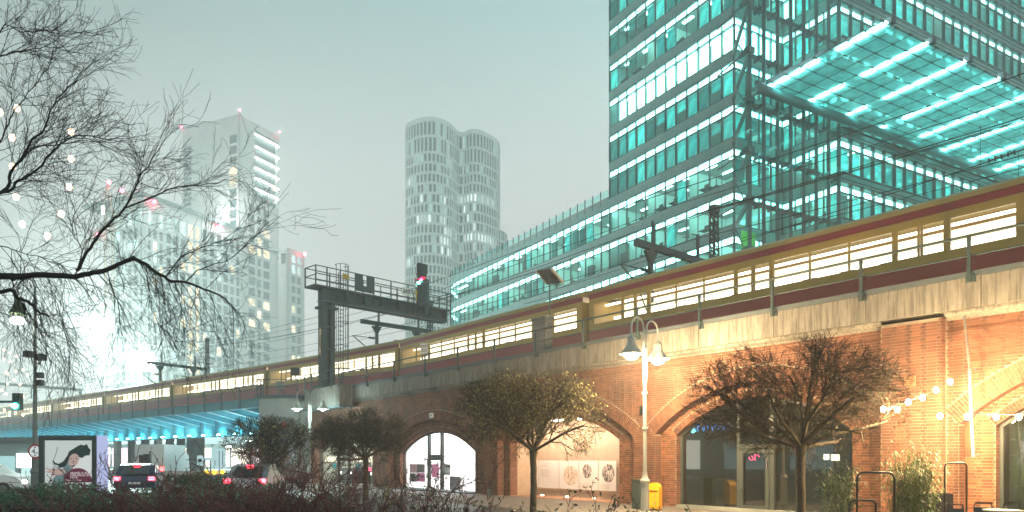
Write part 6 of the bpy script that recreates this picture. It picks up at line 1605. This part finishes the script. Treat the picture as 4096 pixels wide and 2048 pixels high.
# ---- big bare tree at the left edge
trng = random.Random(77)
bt = T('bare_tree', 'big bare tree with drooping twigs reaching in from the left edge', 'tree', (P(-700, 0, 10).x, 10, 0))
tb0 = Vector((P(-700, 0, 10).x, 10, 0)); MB().tube([tb0, tb0+Vector((.1, 0, 2)), tb0+Vector((.3, 0, 4.2)), tb0+Vector((.2, .1, 7.5)), tb0+Vector((.4, 0, 10))], [.3, .25, .2, .12, .06], 12).build('trunk', bark, bt, smooth=True)
limbs = [
 ([(-700, 1180), (-400, 1100), (0, 1106), (60, 1108), (150, 1100), (300, 1104), (370, 1092), (450, 1070), (522, 1036), (565, 1048), (640, 1100), (700, 1128), (745, 1128), (800, 1150), (880, 1180), (940, 1235)], .048, .008, 1),
 ([(310, 1085), (345, 1010), (400, 935), (450, 885), (500, 830), (540, 755), (566, 700), (600, 655), (640, 590)], .022, .005, 0),
 ([(500, 832), (600, 795), (690, 752), (780, 742), (870, 735)], .013, .004, 0),
 ([(-700, 900), (-300, 860), (0, 770), (40, 690), (85, 640), (130, 560), (175, 520), (205, 440), (240, 380), (300, 330)], .026, .005, 0),
 ([(85, 645), (140, 590), (220, 580), (330, 565), (430, 570), (520, 560)], .010, .003, 0),
 ([(-400, 840), (0, 772), (70, 725), (150, 680), (215, 600), (270, 555), (340, 540), (440, 560)], .020, .005, 0),
 ([(-500, 1250), (0, 1168), (60, 1186), (110, 1205), (150, 1245), (195, 1268)], .030, .014, 1),
 ([(660, 1112), (720, 1030), (770, 1010), (860, 970), (970, 955)], .010, .003, 0),
 ([(745, 1128), (790, 1085), (850, 1060), (930, 1030), (1010, 960)], .009, .003, 0),
 ([(-300, 700), (-60, 640), (20, 520), (60, 440), (130, 350), (190, 280)], .014, .004, 0),
 ([(-300, 330), (-60, 250), (20, 215), (90, 205), (180, 190), (240, 195)], .012, .003, 0),
 ([(-300, 200), (-30, 150), (20, 100), (90, 130), (170, 120), (250, 128)], .011, .003, 0),
 ([(300, 1105), (330, 1000), (290, 930), (300, 850)], .010, .003, 0),
 ([(-200, 1300), (0, 1250), (120, 1330), (240, 1400)], .008, .003, 1),
 ([(-200, 1000), (0, 985), (80, 1010), (180, 1030), (260, 1070)], .009, .003, 1),
 ([(430, 1075), (440, 1130), (470, 1200), (480, 1290)], .007, .003, 1), ([(190, 1098), (215, 1180), (240, 1250), (260, 1330)], .006, .003, 1),
 ([(560, 1048), (590, 1120), (600, 1220), (640, 1300)], .006, .003, 1), ([(700, 1130), (720, 1220), (740, 1330)], .006, .003, 1), ([(640, 1102), (655, 1190), (650, 1290)], .006, .003, 1)]
bm_ = MB(); tw = MB(); tips = []
for li, (pl_, r0, r1, mode) in enumerate(limbs):
    Dl = 9.0+.35*((li*7) % 5-2)*.6; k = len(pl_); pts = [P(x, y, Dl+.08*sin(i*1.3)) for i, (x, y) in enumerate(pl_)]
    fine = []
    for i in range(k-1):
        a, b_, c_, d_ = pts[max(i-1, 0)], pts[i], pts[i+1], pts[min(i+2, k-1)]
        for q in range(4):
            t_ = q/4; fine.append(.5*((2*b_)+(c_-a)*t_+(2*a-5*b_+4*c_-d_)*t_*t_+(3*b_-a-3*c_+d_)*t_**3)+rv(.006))
    fine.append(pts[-1]); n = len(fine); rs = [r0+(r1-r0)*(i/(n-1))**.8 for i in range(n)]
    bm_.tube(fine, rs, 7, False)
    for i in range(3, n):
        if fine[i].x/fine[i].y < -.86: continue
        d = (fine[i]-fine[i-1]).normalized()
        if trng.random() < (.45 if fine[i].x/fine[i].y > -.48 else .18): continue
        for _ in range((2 if mode else 1) if i % 2 else 1):
            if mode: nd = (d*.7+Vector((trng.gauss(.1, .35), trng.gauss(0, .5), -trng.uniform(.5, 1.4) if trng.random() < .78 else .8))).normalized()
            else: nd = (d*1.1+Vector((.25, 0, .15))+rv(.5)).normalized()
            grow(tw, fine[i], nd, trng.uniform(.35, .85), .0050, 0, 2, None, tips, .42, 5, (0, 1) if trng.random() < .6 else (1, 1), -.035 if mode else .01, .0020, .62)
bm_.build('limbs', dark_twig, bt); tw.build('twigs', dark_twig, bt, kind='stuff')
# small lit tree behind left: fine dark twigs
# ---- hedge
trng = random.Random(5)
def hedge(label, s0, s1, D0, D1, ztop, n, mat, size, jag=.08, cat='hedge', zmin=.35):
    r = T('hedge', label, cat, ((P(s0, 0, D0).x+P(s1, 0, D0).x)/2, (D0+D1)/2, 0)); m = MB(); x0, x1 = P(s0, 0, D0).x, P(s1, 0, D0).x
    for _ in range(n):
        x = trng.uniform(x0, x1); y = D0+(D1-D0)*trng.random()**1.3; t_ = ztop+jag*sin(x*2.1)+jag*.7*sin(x*5.3+1)+.06*sin(x*13+y*3)
        z = t_-abs(trng.gauss(0, .18)) if trng.random() < .75 else trng.uniform(zmin, t_)
        leafquads(m, Vector((x, y, z)), 1, .02, size, .1, .5)
    m.build('leaves', mat, r, kind='stuff')
    s_ = MB()
    for k in range(int((x1-x0)/.35)):
        x = x0+.35*k; s_.tube([(x, (D0+D1)/2, 0), (x+trng.uniform(-.1, .1), (D0+D1)/2, ztop*.8)], [.012, .006], 4)
    s_.build('stems', bark, r, kind='stuff')
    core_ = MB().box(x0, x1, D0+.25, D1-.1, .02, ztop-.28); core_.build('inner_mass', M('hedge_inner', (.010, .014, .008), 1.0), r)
    return r
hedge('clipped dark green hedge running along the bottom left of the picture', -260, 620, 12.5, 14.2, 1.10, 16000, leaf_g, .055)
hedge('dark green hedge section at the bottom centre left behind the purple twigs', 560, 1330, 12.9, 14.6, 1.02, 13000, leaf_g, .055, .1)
hedge('taller yellow green shrub rising behind the hedge below the bridge columns', 655, 820, 15.5, 17.2, 1.36, 3500, leaf_gl, .05, .12, 'shrub')
# ---- bare purple shrubs
purple = M('purple_twigs', (.11, .042, .055), .7, island=.5)
def shrub(label, sx, D, h, spread, stems, leaf=None, nleaf=0, seed=1, grp='bare purple shrubs along the hedge', mat=None, lsize=.05):
    global trng; trng = random.Random(seed); p = P(sx, HY, D); p.z = 0
    r = T('bare_shrub' if not leaf else 'leafy_shrub', label, 'shrub', (p.x, p.y, 0), group=grp if not leaf else None); m = MB(); tips = []
    for k in range(stems):
        b = p+Vector((trng.uniform(-spread*.5, spread*.5), trng.uniform(-.3, .3), 0)); a = trng.gauss(0, .33)
        grow(m, b, Vector((sin(a), trng.gauss(0, .2), cos(a))), h*trng.uniform(.55, .95), .009, 0, 2, None, tips, .45, 5, (1, 1), .0, .0042, .42)
    m.build('stems', mat or purple, r, kind='stuff')
    if leaf:
        lm = MB()
        for q, d, l in tips:
            if trng.random() < nleaf: leafquads(lm, q, 3, .03, lsize, .0, .45)
        lm.build('leaves', leaf, r, kind='stuff')
    return r
pos = [(300, 11.5, 1.25, 'leftmost, thin and leaning beside the poster'), (430, 11.2, 1.35, 'just right of the poster'), (560, 11.0, 1.45, 'tallest fork right of the poster'), (650, 11.2, 1.3, 'below the bridge columns'),
       (760, 11.0, 1.3, 'below the yellow green shrub'), (850, 10.8, 1.2, 'in front of the silver car'), (950, 10.6, 1.3, 'in front of the red tail lights'), (1040, 10.4, 1.35, 'below the farthest street tree'), (1120, 10.2, 1.35, 'below the advertising board'),
       (1200, 10.0, 1.45, 'under the distant twin lamp'), (1280, 9.8, 1.5, 'before the cream lit arch'), (1350, 9.6, 1.4, 'left of the thin dark tree'), (1430, 9.6, 1.2, 'around the trunk of the thin dark tree')]
for i, (s_, D, h, w_) in enumerate(pos): shrub('bare purple shrub '+w_, s_, D, h*1.08, 1.1, 12 if s_ < 600 else 24, seed=100+i)
shrub('twiggy shrub with small yellow leaves before the left side of the white arch', 1600, 9.2, 1.35, .9, 10, leaf_y, .5, 201)
shrub('twiggy shrub with dark leaves before the white arch door', 1790, 9.0, 1.45, .8, 10, leaf_gl, .6, 202)
shrub('sparse twig shrub with few green leaves at the pier right of the white arch', 1930, 8.8, 1.35, .6, 5, leaf_gl, .5, 203)
shrub('low green leafed shrub left of the tree trunk under the exhibition boards', 2260, 8.4, 1.08, .5, 5, leaf_gl, .8, 204, lsize=.07)
shrub('low green leafed shrub at the foot of the brick pier by the boards', 2440, 8.6, 1.05, .8, 12, leaf_gl, .8, 205, lsize=.055)
shrub('small green sprig shrub at the base of the blazing lamp post', 2590, 9.0, 1.05, .5, 6, leaf_gl, .7, 206, lsize=.05)
# ---- bamboo
def bamboo(label, sx, D, w, h, stems, n, seed):
    global trng; trng = random.Random(seed); p = P(sx, HY, D); p.z = 0; r = T('bamboo', label, 'bamboo plant', (p.x, p.y, 0)); sm = MB(); lf_ = MB()
    for k in range(stems):
        b = p+Vector((trng.uniform(-w*.4, w*.4), trng.uniform(-.25, .25), .35)); t_ = b+Vector((trng.uniform(-w*.3, w*.3), trng.uniform(-.3, .3), h*trng.uniform(.6, 1)-.35)); mid = b.lerp(t_, .55)+rv(.03)
        pts = [b, mid, t_, t_+Vector((trng.uniform(-.15, .15), 0, -.04))]; sm.tube(pts, [.009, .007, .003, .002], 4, False)
        for j in range(n):
            u = trng.random()**.7; q = b.lerp(t_, u)+rv(.07)*(1+u); d = Vector((trng.gauss(0, 1), trng.gauss(0, 1), trng.uniform(-.9, .35))).normalized()
            L = trng.uniform(.09, .17); s_ = d.cross(Vector((0, 0, 1))).normalized()*.011; up_ = Vector((0, 0, .012))
            lf_.add([q, q+d*L*.35+s_+up_, q+d*L-Vector((0, 0, L*.35)), q+d*L*.35-s_+up_], [(0, 1, 2, 3)])
    sm.build('stems', M('bamboo_stem', (.22, .20, .08), .6), r, kind='stuff'); lf_.build('leaves', bamboo_l, r, kind='stuff'); return r
bamboo('sparse tall bamboo plant in front of the cafe arch', 3345, 15.6, .65, 1.75, 16, 75, 301)
bamboo('dense bright bamboo plant against the projecting brick pilaster', 3650, 15.8, 1.05, 2.0, 38, 110, 302)
for lab, s0, s1, D, zt_ in (('black planter box holding the sparse bamboo', 3270, 3425, 15.6, .5), ('black planter box holding the dense bamboo', 3600, 3783, 16.4, .92)):
    a, b_ = P(s0, 0, D), P(s1, 0, D); r = T('planter', lab, 'planter', ((a.x+b_.x)/2, D, 0)); MB().box(a.x, b_.x, D-.28, D+.28, 0, zt_).build('box', black, r); MB().box(a.x+.04, b_.x-.04, D-.24, D+.24, zt_, zt_+.01).build('soil', soil, r)
struct('planting_bed', MB().add([(-14, 8.2, .004), (4.5, 7.6, .004), (2.5, 12.5, .004), (-14, 15.0, .004)], [(0, 1, 2, 3)]), soil)
# low railing in front of the pavement
lr = T('low_railing', 'low black bed railing with small knobs in front of the shop arches', 'railing', tuple(P(1550, HY, 13)))
lr.location.z = 0
a, b_ = P(1400, HY, 13.5), P(2050, HY, 11.5)
for z in (.35, .72): MB().bar((a.x, a.y, z), (b_.x, b_.y, z), .035).build('rail', black, lr)
for k in range(5):
    q = Vector((a.x, a.y, 0)).lerp(Vector((b_.x, b_.y, 0)), k/4); MB().box(q.x-.025, q.x+.025, q.y-.025, q.y+.025, 0, .8).ball((q.x, q.y, .85), .05, 8, 6).build('post', black, lr)
hz = bpy.data.materials.new('haze_air'); hz.use_nodes = True; t = hz.node_tree; t.nodes.clear()
o_ = t.nodes.new('ShaderNodeOutputMaterial'); pv = t.nodes.new('ShaderNodeVolumePrincipled')
pv.inputs['Color'].default_value = (0.97, 0.985, 0.975, 1); pv.inputs['Density'].default_value = 0.0024; pv.inputs['Anisotropy'].default_value = 0.2
t.links.new(pv.outputs[0], o_.inputs['Volume'])
h = MB().box(-330, 330, -60, 420, -1.02, 132).build('haze', hz); h['kind'] = 'stuff'
